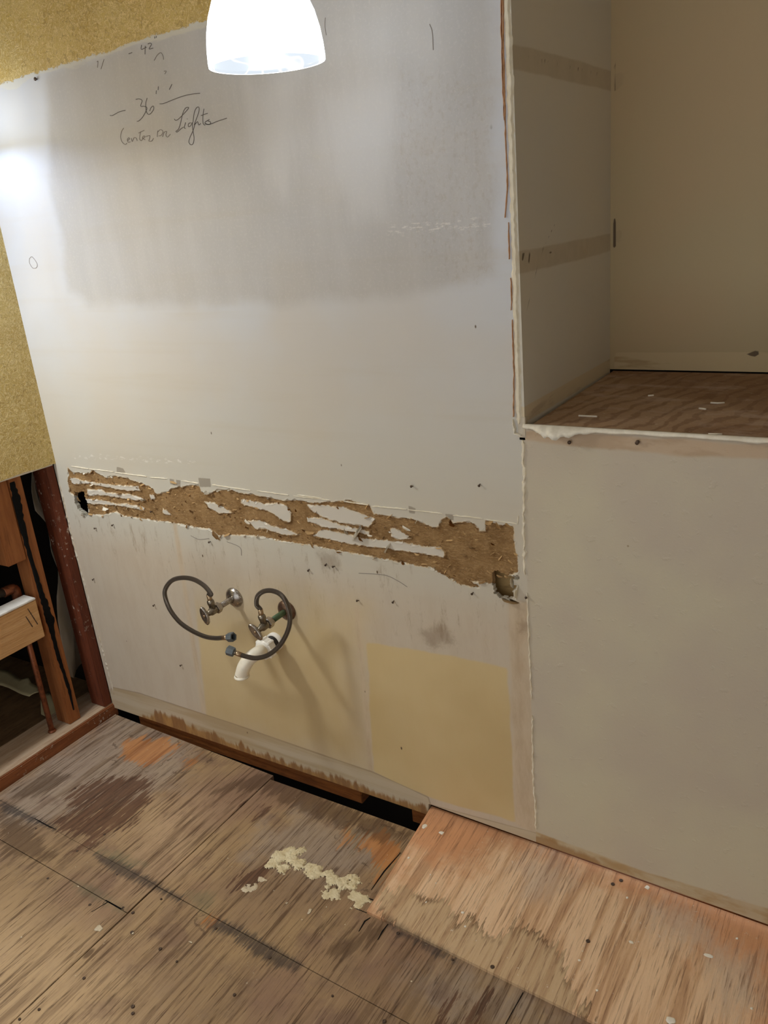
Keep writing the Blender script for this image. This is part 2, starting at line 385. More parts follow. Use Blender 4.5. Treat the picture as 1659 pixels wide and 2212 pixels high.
def m_patch():
    n = NT('newer_plywood_patch'); g, g2, g3 = floor_grain(n)
    big = n.noise(scale=4.0, detail=4); mid = n.noise(scale=16, detail=5, rough=0.65); jag = n.noise(n.mapv((100, 8, 1)), 1.0, 5, 0.68)
    c = n.mix(n.step(big, 0.36, 0.62), (214, 156, 112), (198, 144, 102))
    worn = n.mask('worn', 0.06, mid, 0.22)
    c = n.mix(n.mul(worn, 0.8), c, n.mix(n.step(g3, 0.4, 0.62), (240, 208, 170), (214, 176, 136)))
    t = n.mask('tide', 0.003, jag, 0.12)
    c = n.mix(n.mul(t, 0.75), c, (196, 168, 130))
    te = n.math('ADD', n.attr('tide'), n.mul(n.math('SUBTRACT', jag, 0.5), 0.12))
    brk = n.step(n.noise(scale=11, detail=3), 0.38, 0.6)
    c = n.mix(n.mul(n.mul(n.step(te, -0.002, 0.001), n.step(te, 0.018, 0.002)), n.mul(brk, 0.75)), c, (96, 68, 44))
    wh = n.mask('haze', 0.05, n.noise(n.mapv((60, 12, 1)), 1, 5, 0.7), 0.2)
    c = n.mix(n.mul(wh, 0.6), c, (196, 176, 156))
    c = n.mix(n.mul(n.step(g3, 0.52, 0.68), 0.28), c, (134, 84, 52))
    c = n.mix(n.mul(n.step(g, 0.53, 0.66), 0.6), c, (124, 84, 56))
    c = n.mix(n.mul(n.step(g2, 0.55, 0.66), 0.6), c, (112, 76, 52))
    c = n.mix(n.mul(n.step(g, 0.42, 0.30), 0.35), c, (214, 176, 136))
    mo = n.mask('mold', 0.012, jag, 0.04)
    c = n.mix(n.mul(mo, 0.7), c, (62, 52, 46))
    fl = n.mul(n.step(n.noise(scale=85, detail=3, rough=0.7), 0.66, 0.70), n.step(n.noise(scale=6, detail=2), 0.46, 0.56))
    c = n.mix(n.mul(fl, 0.75), c, (222, 206, 184))
    h = n.math('ADD', g, n.math('ADD', n.mul(g2, 0.8), n.mul(mid, 0.5)))
    return n.bsdf(c, 0.72, normal=n.bump(h, 0.5, 0.003), spec=0.25)
def m_shelf():
    n = NT('stair_head_plywood'); v = n.mapv((1.4, 1.4, 1)); 
    w = n.noise(v, 2.0, 3, 0.5); ring = n.new('ShaderNodeTexWave'); n.set(ring.inputs['Vector'], n.mapv((1, 0.55, 1), rot=(0, 0, 0.5)))
    ring.inputs['Scale'].default_value = 9; ring.inputs['Distortion'].default_value = 9; ring.inputs['Detail'].default_value = 4; ring.inputs['Detail Scale'].default_value = 1.6
    c = n.mix(n.step(w, 0.4, 0.62), (142, 108, 78), (168, 138, 108))
    c = n.mix(n.mul(n.step(ring.outputs['Fac'], 0.55, 0.85), 0.5), c, (112, 76, 50))
    p = n.noise(n.mapv((6, 14, 1)), 1, 6, 0.7)
    c = n.mix(n.mul(n.step(p, 0.50, 0.66), 0.65), c, (180, 156, 136))
    fine = n.noise(n.mapv((60, 160, 1)), 1, 4, 0.7)
    c = n.mix(n.mul(n.step(fine, 0.6, 0.7), 0.5), c, (206, 190, 170))
    c = n.mix(n.mul(n.step(fine, 0.42, 0.32), 0.4), c, (84, 58, 40))
    return n.bsdf(c, 0.6, normal=n.bump(n.math('ADD', fine, p), 0.4, 0.002), spec=0.3)
def m_niche(name, side):
    n = NT(name); mid = n.noise(scale=8, detail=4); fine = n.noise(scale=140, detail=3); big = n.noise(scale=2, detail=2)
    c = n.mix(n.step(big, 0.35, 0.65), (206, 200, 186), (210, 201, 182)) if side else n.mix(n.step(big, 0.35, 0.65), (186, 168, 130), (190, 166, 128))
    t = n.mask('tape', 0.0025, mid, 0.008)
    c = n.mix(n.mul(t, 0.48), c, n.mix(n.step(n.noise(scale=26, detail=4), 0.4, 0.62), (176, 156, 122), (164, 144, 108)))
    b = n.mask('base', 0.0015, mid, 0.003)
    c = n.mix(n.mul(b, 0.6), c, n.mix(n.mul(n.step(n.noise(n.mapv((6, 6, 34)), 1, 4), 0.54, 0.66), 0.7), (206, 184, 142), (156, 124, 80)))
    s = n.mask('dot', 0.0012)
    c = n.mix(n.mul(s, 0.85), c, (70, 50, 34))
    return n.bsdf(c, 0.62, normal=n.bump(n.math('ADD', n.mul(fine, 0.4), mid), 0.12, 0.002), spec=0.35)
def m_lower():
    n = NT('cream_lower_wall_paint'); mid = n.noise(scale=9, detail=4); fine = n.noise(scale=190, detail=3, rough=0.7); big = n.noise(scale=2.4, detail=3)
    c = n.mix(n.step(big, 0.36, 0.64), (196, 186, 160), (188, 175, 156))
    t = n.mask('tape', 0.004, mid, 0.016)
    c = n.mix(n.mul(t, 0.9), c, n.mix(n.step(n.noise(n.mapv((10, 1, 30)), 1, 4), 0.4, 0.6), (188, 163, 134), (176, 150, 120)))
    b = n.mask('base', 0.003, mid, 0.01)
    c = n.mix(n.mul(b, 0.9), c, n.mix(n.step(n.noise(n.mapv((8, 1, 20)), 1, 5), 0.4, 0.62), (190, 172, 140), (170, 138, 92)))
    st = n.mask('stain', 0.006, n.noise(n.mapv((26, 1, 12)), 1, 4), 0.05)
    c = n.mix(n.mul(st, 0.7), c, (150, 108, 58))
    sp = n.step(n.voro(None, 14), 0.05, 0.03)
    c = n.mix(n.mul(sp, n.mul(n.step(n.noise(scale=4, detail=1), 0.53, 0.57), 0.7)), c, (130, 112, 84))
    h = n.math('ADD', n.mul(fine, 0.6), n.mul(n.step(n.noise(scale=45, detail=3), 0.60, 0.70), 0.7))
    return n.bsdf(c, 0.5, normal=n.bump(h, 0.35, 0.002), spec=0.4)
def m_simple(name, c, rough=0.5, metal=0.0, spec=0.5, var=0.25, scale=60, dark=None):
    n = NT(name); a = n.noise(scale=scale, detail=4, rough=0.65)
    d = dark or tuple(int(v * 0.6) for v in c)
    col = n.mix(n.mul(n.step(a, 0.45, 0.7), var * 2), c, d)
    return n.bsdf(col, n.math('ADD', n.mul(a, 0.3), rough - 0.15), metal, n.bump(a, 0.1, 0.001), spec)
def m_braid():
    n = NT('braided_steel'); uv = n.new('ShaderNodeTexCoord').outputs['UV']
    def wv(sx, sy):
        w = n.new('ShaderNodeTexWave'); w.bands_direction = 'DIAGONAL'; n.set(w.inputs['Vector'], n.mapv((sx, sy, 0), vec=uv)); w.inputs['Scale'].default_value = 1.6
        return w.outputs['Fac']
    h = n.math('MULTIPLY', wv(8, 9), wv(-8, 9))
    c = n.mix(n.step(h, 0.1, 0.6), (72, 64, 56), (172, 160, 146))
    return n.bsdf(c, 0.30, 0.85, n.bump(h, 0.8, 0.002))
def m_emit(name, col, strength, marble=False):
    n = NT(name); e = n.new('ShaderNodeEmission'); e.inputs[1].default_value = strength
    if marble:
        v = n.step(n.math('ABSOLUTE', n.math('SUBTRACT', n.noise(scale=13, detail=2, dist=0.6), 0.5)), 0.03, 0.004)
        n.set(e.inputs[0], n.mix(v, (226, 236, 246), (255, 255, 255)))
        s = n.new('ShaderNodeBsdfPrincipled'); s.inputs['Base Color'].default_value = (0.01, 0.01, 0.01, 1); s.inputs['Roughness'].default_value = 0.2
        s.inputs['Transmission Weight'].default_value = 0.0
        a = n.new('ShaderNodeAddShader'); n.t.links.new(e.outputs[0], a.inputs[0]); n.t.links.new(s.outputs[0], a.inputs[1])
        n.t.links.new(a.outputs[0], n.out.inputs[0])
    else:
        n.set(e.inputs[0], col); n.t.links.new(e.outputs[0], n.out.inputs[0])
    return n.m

M = dict(wall=m_wall(), strip=m_strip(), yellow=m_yellow(), floor=m_floor(), patch=m_patch(), shelf=m_shelf(), lower=m_lower(),
         niche_side=m_niche('niche_side_paint', True), niche_back=m_niche('niche_back_paint', False),
         room=m_plain('room_wall_paint', (214, 210, 202), (222, 216, 206), 4, 0.6),
         ceil=m_plain('ceiling_paint', (214, 206, 190), (222, 214, 200), 4, 0.7),
         void=m_plain('dark_cavity_shade', (26, 22, 18), (34, 28, 22), 6, 0.9, spec=0.1),  # near-black colour stands in for the darkness of closed cavities
         subfloor=m_plain('dusty_subfloor', (60, 44, 30), (78, 56, 38), 9, 0.9, spec=0.1),
         plate_behind=m_wood('sole_plate_wood', (118, 66, 28), (142, 84, 38), (86, 46, 20), (6, 40, 60)),
         sheath=m_wood('sheathing_wood', (150, 120, 74), (168, 138, 90), (120, 92, 54), (6, 40, 40)),
         stud_red=m_wood('dark_red_stud_wood', (92, 44, 24), (112, 56, 32), (66, 30, 17), (45, 45, 3), fleck=(196, 178, 160)),
         stud=m_wood('orange_stud_wood', (138, 82, 42), (154, 96, 52), (108, 62, 30), (45, 45, 3)),
         board=m_wood('pale_sawn_board', (188, 142, 90), (202, 158, 108), (160, 112, 66), (60, 3, 60)),
         plate=m_wood('left_sole_plate_wood', (122, 70, 38), (140, 84, 48), (94, 52, 28), (60, 4, 60), fleck=(190, 176, 156)),
         plate_top=m_wood('dusty_plate_top', (172, 142, 112), (190, 164, 136), (136, 104, 76), (60, 4, 60)),
         floor2=m_wood('neighbour_floor_wood', (112, 84, 56), (130, 100, 68), (84, 60, 40), (30, 6, 30)),
         tar=m_simple('black_tar', (10, 9, 9), 0.75, spec=0.15), paper=m_plain('pale_building_paper', (176, 168, 152), (192, 184, 168), 5, 0.85),
         scrap=m_plain('yellowed_paper', (196, 180, 136), (210, 194, 150), 7, 0.85),
         whitewash=m_plain('chipped_white_paint', (206, 200, 190), (226, 220, 210), 22, 0.7),
         plaster=m_plain('white_joint_plaster', (224, 216, 198), (236, 230, 214), 30, 0.8, 0.4),
         caulk=m_plain('old_caulk', (216, 204, 178), (226, 216, 194), 40, 0.6, 0.3),
         edgepaint=m_plain('old_edge_paint', (200, 190, 172), (186, 170, 146), 30, 0.6, 0.3),
         score=m_simple('torn_brown_paper_line', (196, 150, 112), 0.8, spec=0.2),
         flap=m_plain('torn_paper', (194, 156, 104), (206, 174, 124), 60, 0.85),
         flapw=m_plain('torn_white_paper', (222, 212, 192), (234, 226, 208), 60, 0.8),
         pencil=m_simple('pencil_lead', (98, 90, 85), 0.7, spec=0.3, var=0.1), pencil_faint=m_simple('faint_pencil_lead', (136, 126, 117), 0.7, spec=0.3, var=0.1),
         copper=m_simple('weathered_copper', (142, 84, 54), 0.45, 0.6, var=0.4), iron=m_simple('grey_iron_pipe', (84, 76, 68), 0.5, 0.6),
         chrome=m_simple('tarnished_chrome', (176, 168, 158), 0.28, 0.95, var=0.35, scale=90, dark=(92, 80, 68)),
         brass=m_simple('aged_brass', (142, 132, 116), 0.32, 0.9, var=0.4, scale=90, dark=(86, 76, 60)),
         green=m_simple('verdigris_pipe', (84, 104, 74), 0.5, 0.4, var=0.3, dark=(56, 70, 48)),
         bronze=m_simple('corroded_flange', (122, 98, 82), 0.35, 0.85, var=0.4, scale=90, dark=(74, 52, 42)),
         braid=m_braid(), nut=m_simple('grey_blue_plastic', (88, 94, 96), 0.45, var=0.1), nutd=m_simple('dark_nut_inside', (30, 34, 38), 0.6),
         ferrule=m_simple('crimped_ferrule', (176, 150, 118), 0.35, 0.9, var=0.2),
         pvc=m_simple('white_pvc', (238, 228, 206), 0.35, var=0.05), pvcn=m_simple('white_pvc_nut', (240, 234, 222), 0.4, var=0.05),
         black=m_simple('black_drain_stub', (34, 28, 24), 0.4), screw=m_simple('dark_screw_head', (92, 74, 60), 0.5, 0.5),
         drip=m_plain('dried_white_paint', (236, 226, 206), (244, 236, 220), 50, 0.6), drip2=m_plain('scuffed_old_paint', (196, 178, 148), (214, 198, 170), 90, 0.8), lump=m_plain('crusty_plaster', (210, 192, 152), (226, 212, 176), 60, 0.9, 0.8),
         metal=m_simple('brushed_nickel', (150, 146, 140), 0.35, 0.9), shade=m_emit('alabaster_glass', None, SHADE_EMIT, True), shade_in=m_emit('alabaster_glass_dimmed_inside', None, 0.98, True),
         bulb1=m_emit('near_bulb_glow', (228, 240, 255), BULB_NEAR), bulb2=m_emit('far_bulb_glow', (192, 216, 255), BULB_FAR),
         glow=m_emit('diffuser_glow', (255, 230, 200), 4.0))

# ------------------------------------------------------------------ sink wall
XL, XR = -0.015, 1.497
SX0, SX1, SZ0, SZ1 = 0.018, 1.497, 0.615, 0.885
def bottom_z(x): return np.where(x < 1.2025, np.interp(x, [0, 1.2], [0.022, 0.020]), np.interp(x, [1.2, 2.1], [0.057, 0.034]))
GH = wp([(95, 160), (480, 20), (560, -30), (1062, -120), (1066, 420), (1066, 590), (870, 642), (600, 655), (190, 658), (150, 630), (110, 400)])
ROUGH = wp([(860, 150), (1062, 150), (1062, 600), (990, 620), (900, 560), (850, 400)])
PALE = [wp([(535, 180), (640, 170), (640, 300), (610, 420), (565, 380), (540, 280)]), wp([(690, 200), (850, 180), (840, 480), (770, 480), (720, 380)]),
        wp([(10, 180), (95, 170), (120, 640), (60, 700)])]
TAN = [wp([(792, 1388), (900, 1402), (1097, 1443), (1113, 1775), (925, 1722), (806, 1668)])]
TANS = [wp([(250, 1330), (600, 1300), (770, 1330), (800, 1668), (300, 1545)])]
TL0, TL1 = wp([(425, 1330), (445, 1545)])
def right_of(X, Z): return ((X - TL0[0]) * (TL0[1] - TL1[1]) - (TL0[1] - Z) * (TL1[0] - TL0[0])) / math.hypot(TL1[0] - TL0[0], TL1[1] - TL0[1])
PINK = [wp([(1098, 1300), (1140, 1300), (1158, 1800), (1114, 1780)]), wp([(372, 1125), (381, 1125), (445, 1540), (436, 1540)]),
        wp([(766, 1310), (774, 1310), (808, 1670), (797, 1666)])]
BASE = wp([(240, 1484), (300, 1497), (500, 1562), (700, 1632), (806, 1668), (925, 1722), (930, 1738), (1160, 1800), (1160, 1850), (920, 1830), (600, 1720), (230, 1560)])
STAIN = wp([(300, 1548), (350, 1538), (420, 1570), (560, 1625), (660, 1658), (760, 1690), (850, 1722), (930, 1745), (930, 1830), (500, 1660), (300, 1570)])
SMUDGE = [wp([(685, 1195), (725, 1195), (735, 1230), (700, 1225)]), wp([(905, 1365), (960, 1350), (985, 1385), (930, 1400)]), wp([(1120, 1345), (1142, 1340), (1145, 1365), (1125, 1365)])]
MARKS = [wp([(252, 1008), (266, 1012), (272, 1022), (252, 1020)]), wp([(428, 1032), (454, 1034), (456, 1052), (432, 1052)]),
         wp([(366, 1034), (376, 1036), (377, 1048), (368, 1046)]), wp([(380, 1036), (390, 1038), (390, 1050), (382, 1050)]),
         wp([(882, 1092), (898, 1098), (896, 1110), (884, 1108)]), wp([(962, 1110), (980, 1112), (980, 1124), (964, 1122)]),
         wp([(732, 881), (766, 883), (766, 885), (732, 883)]), wp([(735, 897), (764, 899), (764, 901), (735, 899)])]
WHITE = [wp([(835, 490), (940, 478), (1055, 470), (1060, 490), (960, 498), (840, 508)]), wp([(150, 980), (420, 995), (420, 1003), (160, 990)])]
def wall_attrs(X, Z):
    return dict(yellow=Z - np.interp(X, [0.1, 0.95, 1.6], [1.873, 1.897, 1.92]), ghost=sdf_poly(X, Z, GH), rough=sdf_poly(X, Z, ROUGH),
                pale=union(X, Z, PALE), tan=union(X, Z, TAN), tansoft=np.minimum(union(X, Z, TANS), right_of(X, Z) * 14), pink=union(X, Z, PINK), base=sdf_poly(X, Z, BASE),
                stain=sdf_poly(X, Z, STAIN), smudge=union(X, Z, SMUDGE), marks=union(X, Z, MARKS), white=union(X, Z, WHITE))
xs = np.unique(np.round(np.concatenate([[XL, SX0, XR, 1.200, 1.205], np.arange(0.02, XR, 0.008)]), 4))
xs = xs[np.concatenate([[True], np.diff(xs) > 0.0021])]
zs = np.unique(np.round(np.concatenate([[0.0, 0.06, SZ0, SZ1, 2.42], np.arange(0.068, 0.61, 0.008), np.arange(0.892, 1.93, 0.008), np.arange(1.95, 2.40, 0.05)]), 4))
X, Z = np.meshgrid(xs, zs, indexing='ij'); Z = Z.copy(); Z[:, 0] = bottom_z(X[:, 0]); X = X.copy(); X[0, :] = XL + 0.018 * np.clip(0.87 - Z[0, :], 0, 1)
wall_me = grid('wall_back', xs, zs, lambda A, B: np.stack([X, np.zeros_like(X), Z], -1),
               keep=lambda a, b: ~((a > SX0) & (a < SX1) & (b > SZ0) & (b < SZ1)), attrs=wall_attrs(X, Z))
wall_back = solidify(link('wall_back', wall_me, M['wall'], kind='structure', label='patched grey and cream sink wall with pencil notes and torn band'), 0.0127)

# torn band where the backsplash was pulled off
OUT = wp([(125, 80), (150, 110), (250, 115), (270, 95), (300, 120), (350, 140), (400, 130), (470, 145), (540, 170), (600, 190), (640, 235), (690, 225), (720, 205),
          (760, 195), (840, 185), (880, 190), (890, 220), (930, 240), (980, 215), (1080, 210), (1110, 225), (1200, 240), (1290, 255), (1370, 275), (1440, 270), (1530, 285)], ZA)
OUT += wp([(267, 120), (345, 110), (480, 140), (500, 190), (560, 195), (640, 215), (720, 215), (780, 245), (870, 270), (890, 225), (925, 205), (960, 240), (1040, 235),
           (1080, 245), (1110, 290), (1145, 290), (1150, 225), (1220, 250), (1310, 255), (1310, 300), (1315, 380), (1330, 440), (1335, 520), (1250, 560), (1180, 590), (1060, 575),
           (1105, 612), (1050, 605), (990, 590), (920, 550), (870, 520), (840, 500), (740, 485), (600, 455), (510, 440), (440, 425), (300, 400), (180, 375), (50, 355), (0, 348)], ZB)
OUT += wp([(1330, 500), (1280, 485), (1150, 470), (1050, 470), (990, 475), (940, 435), (830, 420), (720, 395), (620, 385), (450, 360), (400, 335), (320, 355), (245, 350), (240, 300),
           (170, 250), (135, 220), (125, 160)], ZA)
ISL = [wp(p, ZA) for p in [
    [(140, 140), (175, 140), (200, 155), (380, 180), (530, 190), (545, 215), (470, 215), (350, 195), (250, 175), (145, 175)],
    [(230, 205), (320, 210), (345, 225), (480, 235), (560, 260), (560, 275), (450, 260), (340, 240), (240, 245)],
    [(215, 260), (330, 270), (405, 290), (470, 290), (570, 315), (560, 330), (500, 315), (400, 300), (240, 290), (215, 280)],
    [(595, 240), (620, 235), (630, 262), (600, 268)], [(670, 320), (690, 325), (725, 360), (690, 355), (672, 340)],
    [(910, 280), (970, 285), (1040, 320), (1080, 345), (1000, 345), (945, 322)],
    [(1125, 265), (1180, 270), (1260, 290), (1330, 285), (1390, 300), (1415, 345), (1410, 395), (1370, 390), (1300, 340), (1180, 305), (1125, 290)],
    [(1160, 390), (1230, 385), (1300, 415), (1400, 440), (1460, 470), (1380, 470), (1260, 435), (1210, 435)]]]
ISL += [wp(p, ZB) for p in [
    [(110, 135), (230, 140), (330, 150), (420, 180), (510, 220), (470, 265), (400, 255), (310, 240), (230, 215), (150, 180)],
    [(110, 210), (200, 210), (300, 250), (360, 265), (440, 280), (478, 290), (470, 310), (400, 295), (300, 278), (200, 262), (120, 235)],
    [(150, 315), (200, 275), (330, 300), (440, 330), (560, 340), (660, 350), (780, 375), (880, 380), (912, 410), (905, 442), (860, 432), (720, 410), (560, 385), (440, 375), (300, 350)],
    [(595, 275), (620, 268), (670, 295), (720, 330), (640, 340), (600, 320)]]]
HOLE_L = wp([(158, 222), (210, 224), (222, 258), (236, 280), (246, 362), (226, 358), (182, 320), (163, 284)], ZA)
HOLE_R = wp([(1180, 530), (1215, 515), (1260, 545), (1340, 540), (1338, 565), (1285, 585), (1290, 600), (1338, 605), (1310, 640), (1312, 672), (1270, 678), (1215, 665), (1195, 645), (1190, 570)], ZB)
sxs = np.linspace(SX0, SX1, 595); szs = np.linspace(SZ0, SZ1, 109)
X, Z = np.meshgrid(sxs, szs, indexing='ij')
isl = union(X, Z, ISL); torn = np.minimum(sdf_poly(X, Z, OUT), -isl)
rough_n = vnoise(X, Z, 60, 1) * 0.5 + vnoise(X, Z, 150, 2) * 0.3 + vnoise(X, Z, 320, 3) * 0.2
tn = torn + (vnoise(X, Z, 95, 5) - 0.5) * 0.010
edge = np.minimum.reduce([X - SX0, SX1 - X, Z - SZ0, SZ1 - Z])
disp = np.clip((tn + 0.001) / 0.003, 0, 1) * (0.0022 + rough_n * 0.0016) - np.exp(-(tn / 0.0022) ** 2) * 0.0012 * (vnoise(X, Z, 70, 9) > 0.45) * np.clip(edge / 0.006, 0, 1)
disp = np.where(edge < 1e-6, 0, disp)
hl, hr = HOLE_L, HOLE_R
strip_me = grid('torn_band', sxs, szs, lambda A, B: np.stack([X, disp, Z], -1),
                keep=lambda a, b: (np.maximum(sdf_poly(a, b, hl), sdf_poly(a, b, hr)) + (vnoise(a, b, 120, 8) - 0.5) * 0.006) < 0,
                attrs=dict(torn=torn, isl=isl, **wall_attrs(X, Z)))
strip = solidify(link('torn_band', strip_me, M['strip'], wall_back, label='torn band of exposed brown drywall paper'), 0.0127)

# ragged paper curls standing off the torn band
def flap_mesh(kind):
    r = random.Random(kind); n = 5; bm = bmesh.new(); rows = []
    w = r.uniform(1.0, 1.9); curl = r.uniform(0.5, 1.3)
    for i in range(n):
        t = i / (n - 1); a = curl * t; ww = w * (1 - 0.55 * t ** 1.6) * 0.5 * r.uniform(0.8, 1.2)
        yy = -math.sin(a) * t * 0.6; zz = -(math.cos(a)) * t * 0.6
        j = r.uniform(-0.12, 0.12)
        rows.append([bm.verts.new((-ww + j, yy, zz)), bm.verts.new((j, yy - 0.06, zz + r.uniform(-.05, .05))), bm.verts.new((ww + j, yy, zz))])
    for a, b in zip(rows, rows[1:]):
        for k in range(2): bm.faces.new((a[k], a[k + 1], b[k + 1], b[k]))
    ret = bmesh.ops.solidify(bm, geom=bm.faces[:], thickness=0.05)
    return from_bm('torn_paper_flap', bm)
FL = {k: [flap_mesh(s) for s in range(6)] for k in ('flap', 'flapw')}
for k in FL:
    for me in FL[k]: me.materials.append(M[k])
def flap(x, z, size, rot, k='flap', y=0.0008, tilt=0.0):
    o = link('torn_paper_flap', random.choice(FL[k]), None, wall_back)
    o.location = (x, y, z); o.scale = (size, size, size); o.rotation_euler = (tilt, rot, 0); return o
cand = np.argwhere((np.abs(torn) < 0.0025) & (edge > 0.01)); rng.shuffle(cand); placed = []
def far(p, d): return all((p[0] - q[0]) ** 2 + (p[1] - q[1]) ** 2 > d * d for q in placed)
for i, j in cand:
    p = (X[i, j], Z[i, j])
    if far(p, 0.026) and len(placed) < 95:
        placed.append(p); flap(p[0], p[1], random.uniform(0.005, 0.012), random.uniform(-1.2, 1.2), random.choice(['flap', 'flap', 'flapw']))
cand = np.argwhere(torn > 0.006); rng.shuffle(cand); k0 = len(placed)
for i, j in cand:
    p = (X[i, j], Z[i, j])
    if far(p, 0.015) and len(placed) < k0 + 90:
        placed.append(p); flap(p[0], p[1], random.uniform(0.004, 0.009), random.uniform(-1.1, 1.1), 'flap', 0.003)
for (u, v, s, r_, k, zf) in [(342, 312, 0.020, 0.2, 'flapw', ZA), (400, 290, 0.030, -0.9, 'flapw', ZB), (575, 380, 0.020, -1.0, 'flapw', ZB), (130, 290, 0.016, 0, 'flap', ZB),
                         (690, 268, 0.012, 0.4, 'flapw', ZB), (1290, 680, 0.022, 0.1, 'flapw', ZB), (1320, 640, 0.020, -1.4, 'flapw', ZB), (1310, 585, 0.016, 1.5, 'flapw', ZB),
                         (215, 345, 0.016, 0.3, 'flapw', ZA), (960, 240, 0.016, 0.5, 'flap', ZB), (1165, 225, 0.018, -0.3, 'flap', ZB), (1290, 250, 0.014, 0.6, 'flap', ZB),
                         (735, 160, 0.014, 0.2, 'flap', ZA), (930, 215, 0.020, 0.0, 'flapw', ZA), (985, 470, 0.018, 0.7, 'flap', ZA), (1040, 465, 0.016, -0.4, 'flap', ZA)]:
    p = W(*zf(u, v)); flap(p[0], p[2], s, r_, k)

# nails / screw pegs left in the wall
def wall_nails():
    me = lathe('nail', [(0.0015, 0.012), (0.0015, -0.004), (0.0038, -0.0045), (0.0038, -0.0062), (0.001, -0.0068)], 8, axis=(0, 1, 0))
    me.materials.append(M['screw'])
    for (u, v) in [(208, 1141), (245, 1133), (328, 1105), (455, 1170), (705, 1218), (723, 1223), (1022, 1280), (1037, 1046), (775, 1297), (851, 1298), (393, 1436), (334, 1306), (203, 1250), (1139, 1290), (892, 1050), (668, 1230)]:
        p = W(u, v); o = link('nail', me, None, wall_back); o.location = (p[0], -0.001, p[2]); o.rotation_euler = (random.uniform(-.4, .4), 0, random.uniform(-.4, .4)); o.scale = (0.75, 1, 0.75)
    for (u, v) in [(80, 171)]:
        p = W(u, v); o = link('rusty_anchor', me, None, wall_back); o.location = (p[0], 0, p[2]); o.scale = (1.1, 1, 1.1)
wall_nails()

# caulk line above the band, vertical caulk ridge at the panel joint
def ribbon(name, pts, width, proud, mat, parent, jitter=0.3, seed=1, y0=0.0, n=3):
    """low irregular bead lying on the wall plane"""
    r = random.Random(seed); bm = bmesh.new(); rows = []
    P = [Vector((p[0], 0, p[1])) for p in pts]; dens = []
    for a, b in zip(P, P[1:]):
        m = max(1, int((b - a).length / 0.008))
        for k in range(m): dens.append(a.lerp(b, k / m))
    dens.append(P[-1])
    for i, p in enumerate(dens):
        t = (dens[min(i + 1, len(dens) - 1)] - dens[max(i - 1, 0)]).normalized(); nn = Vector((-t.z, 0, t.x))
        w = width * (1 + r.uniform(-jitter, jitter)) * (0.3 if i in (0, len(dens) - 1) else 1); h = proud * (1 + r.uniform(-jitter, jitter)); off = nn * r.uniform(-jitter, jitter) * width
        rows.append([bm.verts.new(p + off + nn * w + Vector((0, y0 + 0.0005, 0))), bm.verts.new(p + off + nn * w * 0.4 + Vector((0, y0 - h, 0))),
                     bm.verts.new(p + off - nn * w * 0.4 + Vector((0, y0 - h, 0))), bm.verts.new(p + off - nn * w + Vector((0, y0 + 0.0005, 0)))])
    for a, b in zip(rows, rows[1:]):
        for k in range(4): bm.faces.new((a[k], a[(k + 1) % 4], b[(k + 1) % 4], b[k]))
    bm.faces.new(rows[0]); bm.faces.new(rows[-1][::-1])
    return link(name, from_bm(name, bm), M[mat], parent)
for k, seg in enumerate([[(145, 72), (245, 88)], [(250, 88), (390, 104)], [(400, 108), (580, 132)], [(600, 136), (700, 145)], [(780, 155), (880, 172)], [(960, 180), (1180, 212)], [(1220, 215), (1400, 240)], [(1430, 244), (1640, 268)]]):
    ribbon('caulk_bead', wp(seg, ZA), 0.0016, 0.0018, 'caulk', wall_back, 0.35, k)
for k, seg in enumerate([[(60, 78), (200, 96)], [(330, 116), (470, 136)], [(490, 142), (690, 160)], [(700, 163), (900, 186)], [(960, 195), (1130, 215)], [(1140, 218), (1330, 245)], [(1332, 245), (1338, 200)]]):
    ribbon('caulk_bead', wp(seg, ZB), 0.0016, 0.0018, 'caulk', wall_back, 0.35, 20 + k)
ribbon('joint_ridge', wp([(1130, 950), (1133, 1060), (1131, 1120), (1134, 1240)]), 0.0035, 0.003, 'caulk', wall_back, 0.5, 41)
ribbon('joint_ridge', wp([(1139, 1280), (1143, 1380), (1147, 1480), (1149, 1510)]), 0.0022, 0.003, 'caulk', wall_back, 0.5, 42)
ribbon('joint_ridge', wp([(1151, 1545), (1150, 1600), (1152, 1680), (1157, 1740), (1158, 1790)]), 0.0025, 0.003, 'caulk', wall_back, 0.5, 43)
# corner bead of the drywall edge with the scored brown line beside it
edge_px = [(1093, -60), (1094, 0), (1100, 120), (1103, 260), (1108, 420), (1112, 560), (1115, 700), (1119, 820), (1121, 915)]
ribbon('corner_bead', wp(edge_px), 0.0065, 0.0035, 'caulk', wall_back, 0.16, 51)
for k, sg in enumerate([[(1083, -60), (1084, 60), (1086, 140), (1090, 260)], [(1089, 150), (1093, 300), (1097, 400), (1092, 470)], [(1087, -40), (1088, 100), (1091, 220)],
                        [(1099, 480), (1101, 560)], [(1104, 600), (1106, 640), (1105, 670)], [(1107, 690), (1111, 800), (1110, 900)]]):
    ribbon('scored_paper_line', wp(sg), 0.0010, 0.0040, 'score', wall_back, 0.35, 60 + k)
link('joint_plug', box('joint_plug', (1.488, -0.0012, 1.050), (1.5045, 0.012, 1.092), 0.001), M['edgepaint'], wall_back)
# vertical crumbs along the left corner
for k, sg in enumerate([[(2, 520), (28, 640), (60, 790), (100, 960)], [(128, 1040), (160, 1180), (205, 1340), (246, 1500)]]):
    q = [(max(a, XL + 0.004), b) for a, b in wp(sg)]
    ribbon('corner_caulk', q, 0.003, 0.002, 'edgepaint', wall_back, 0.6, 80 + k)

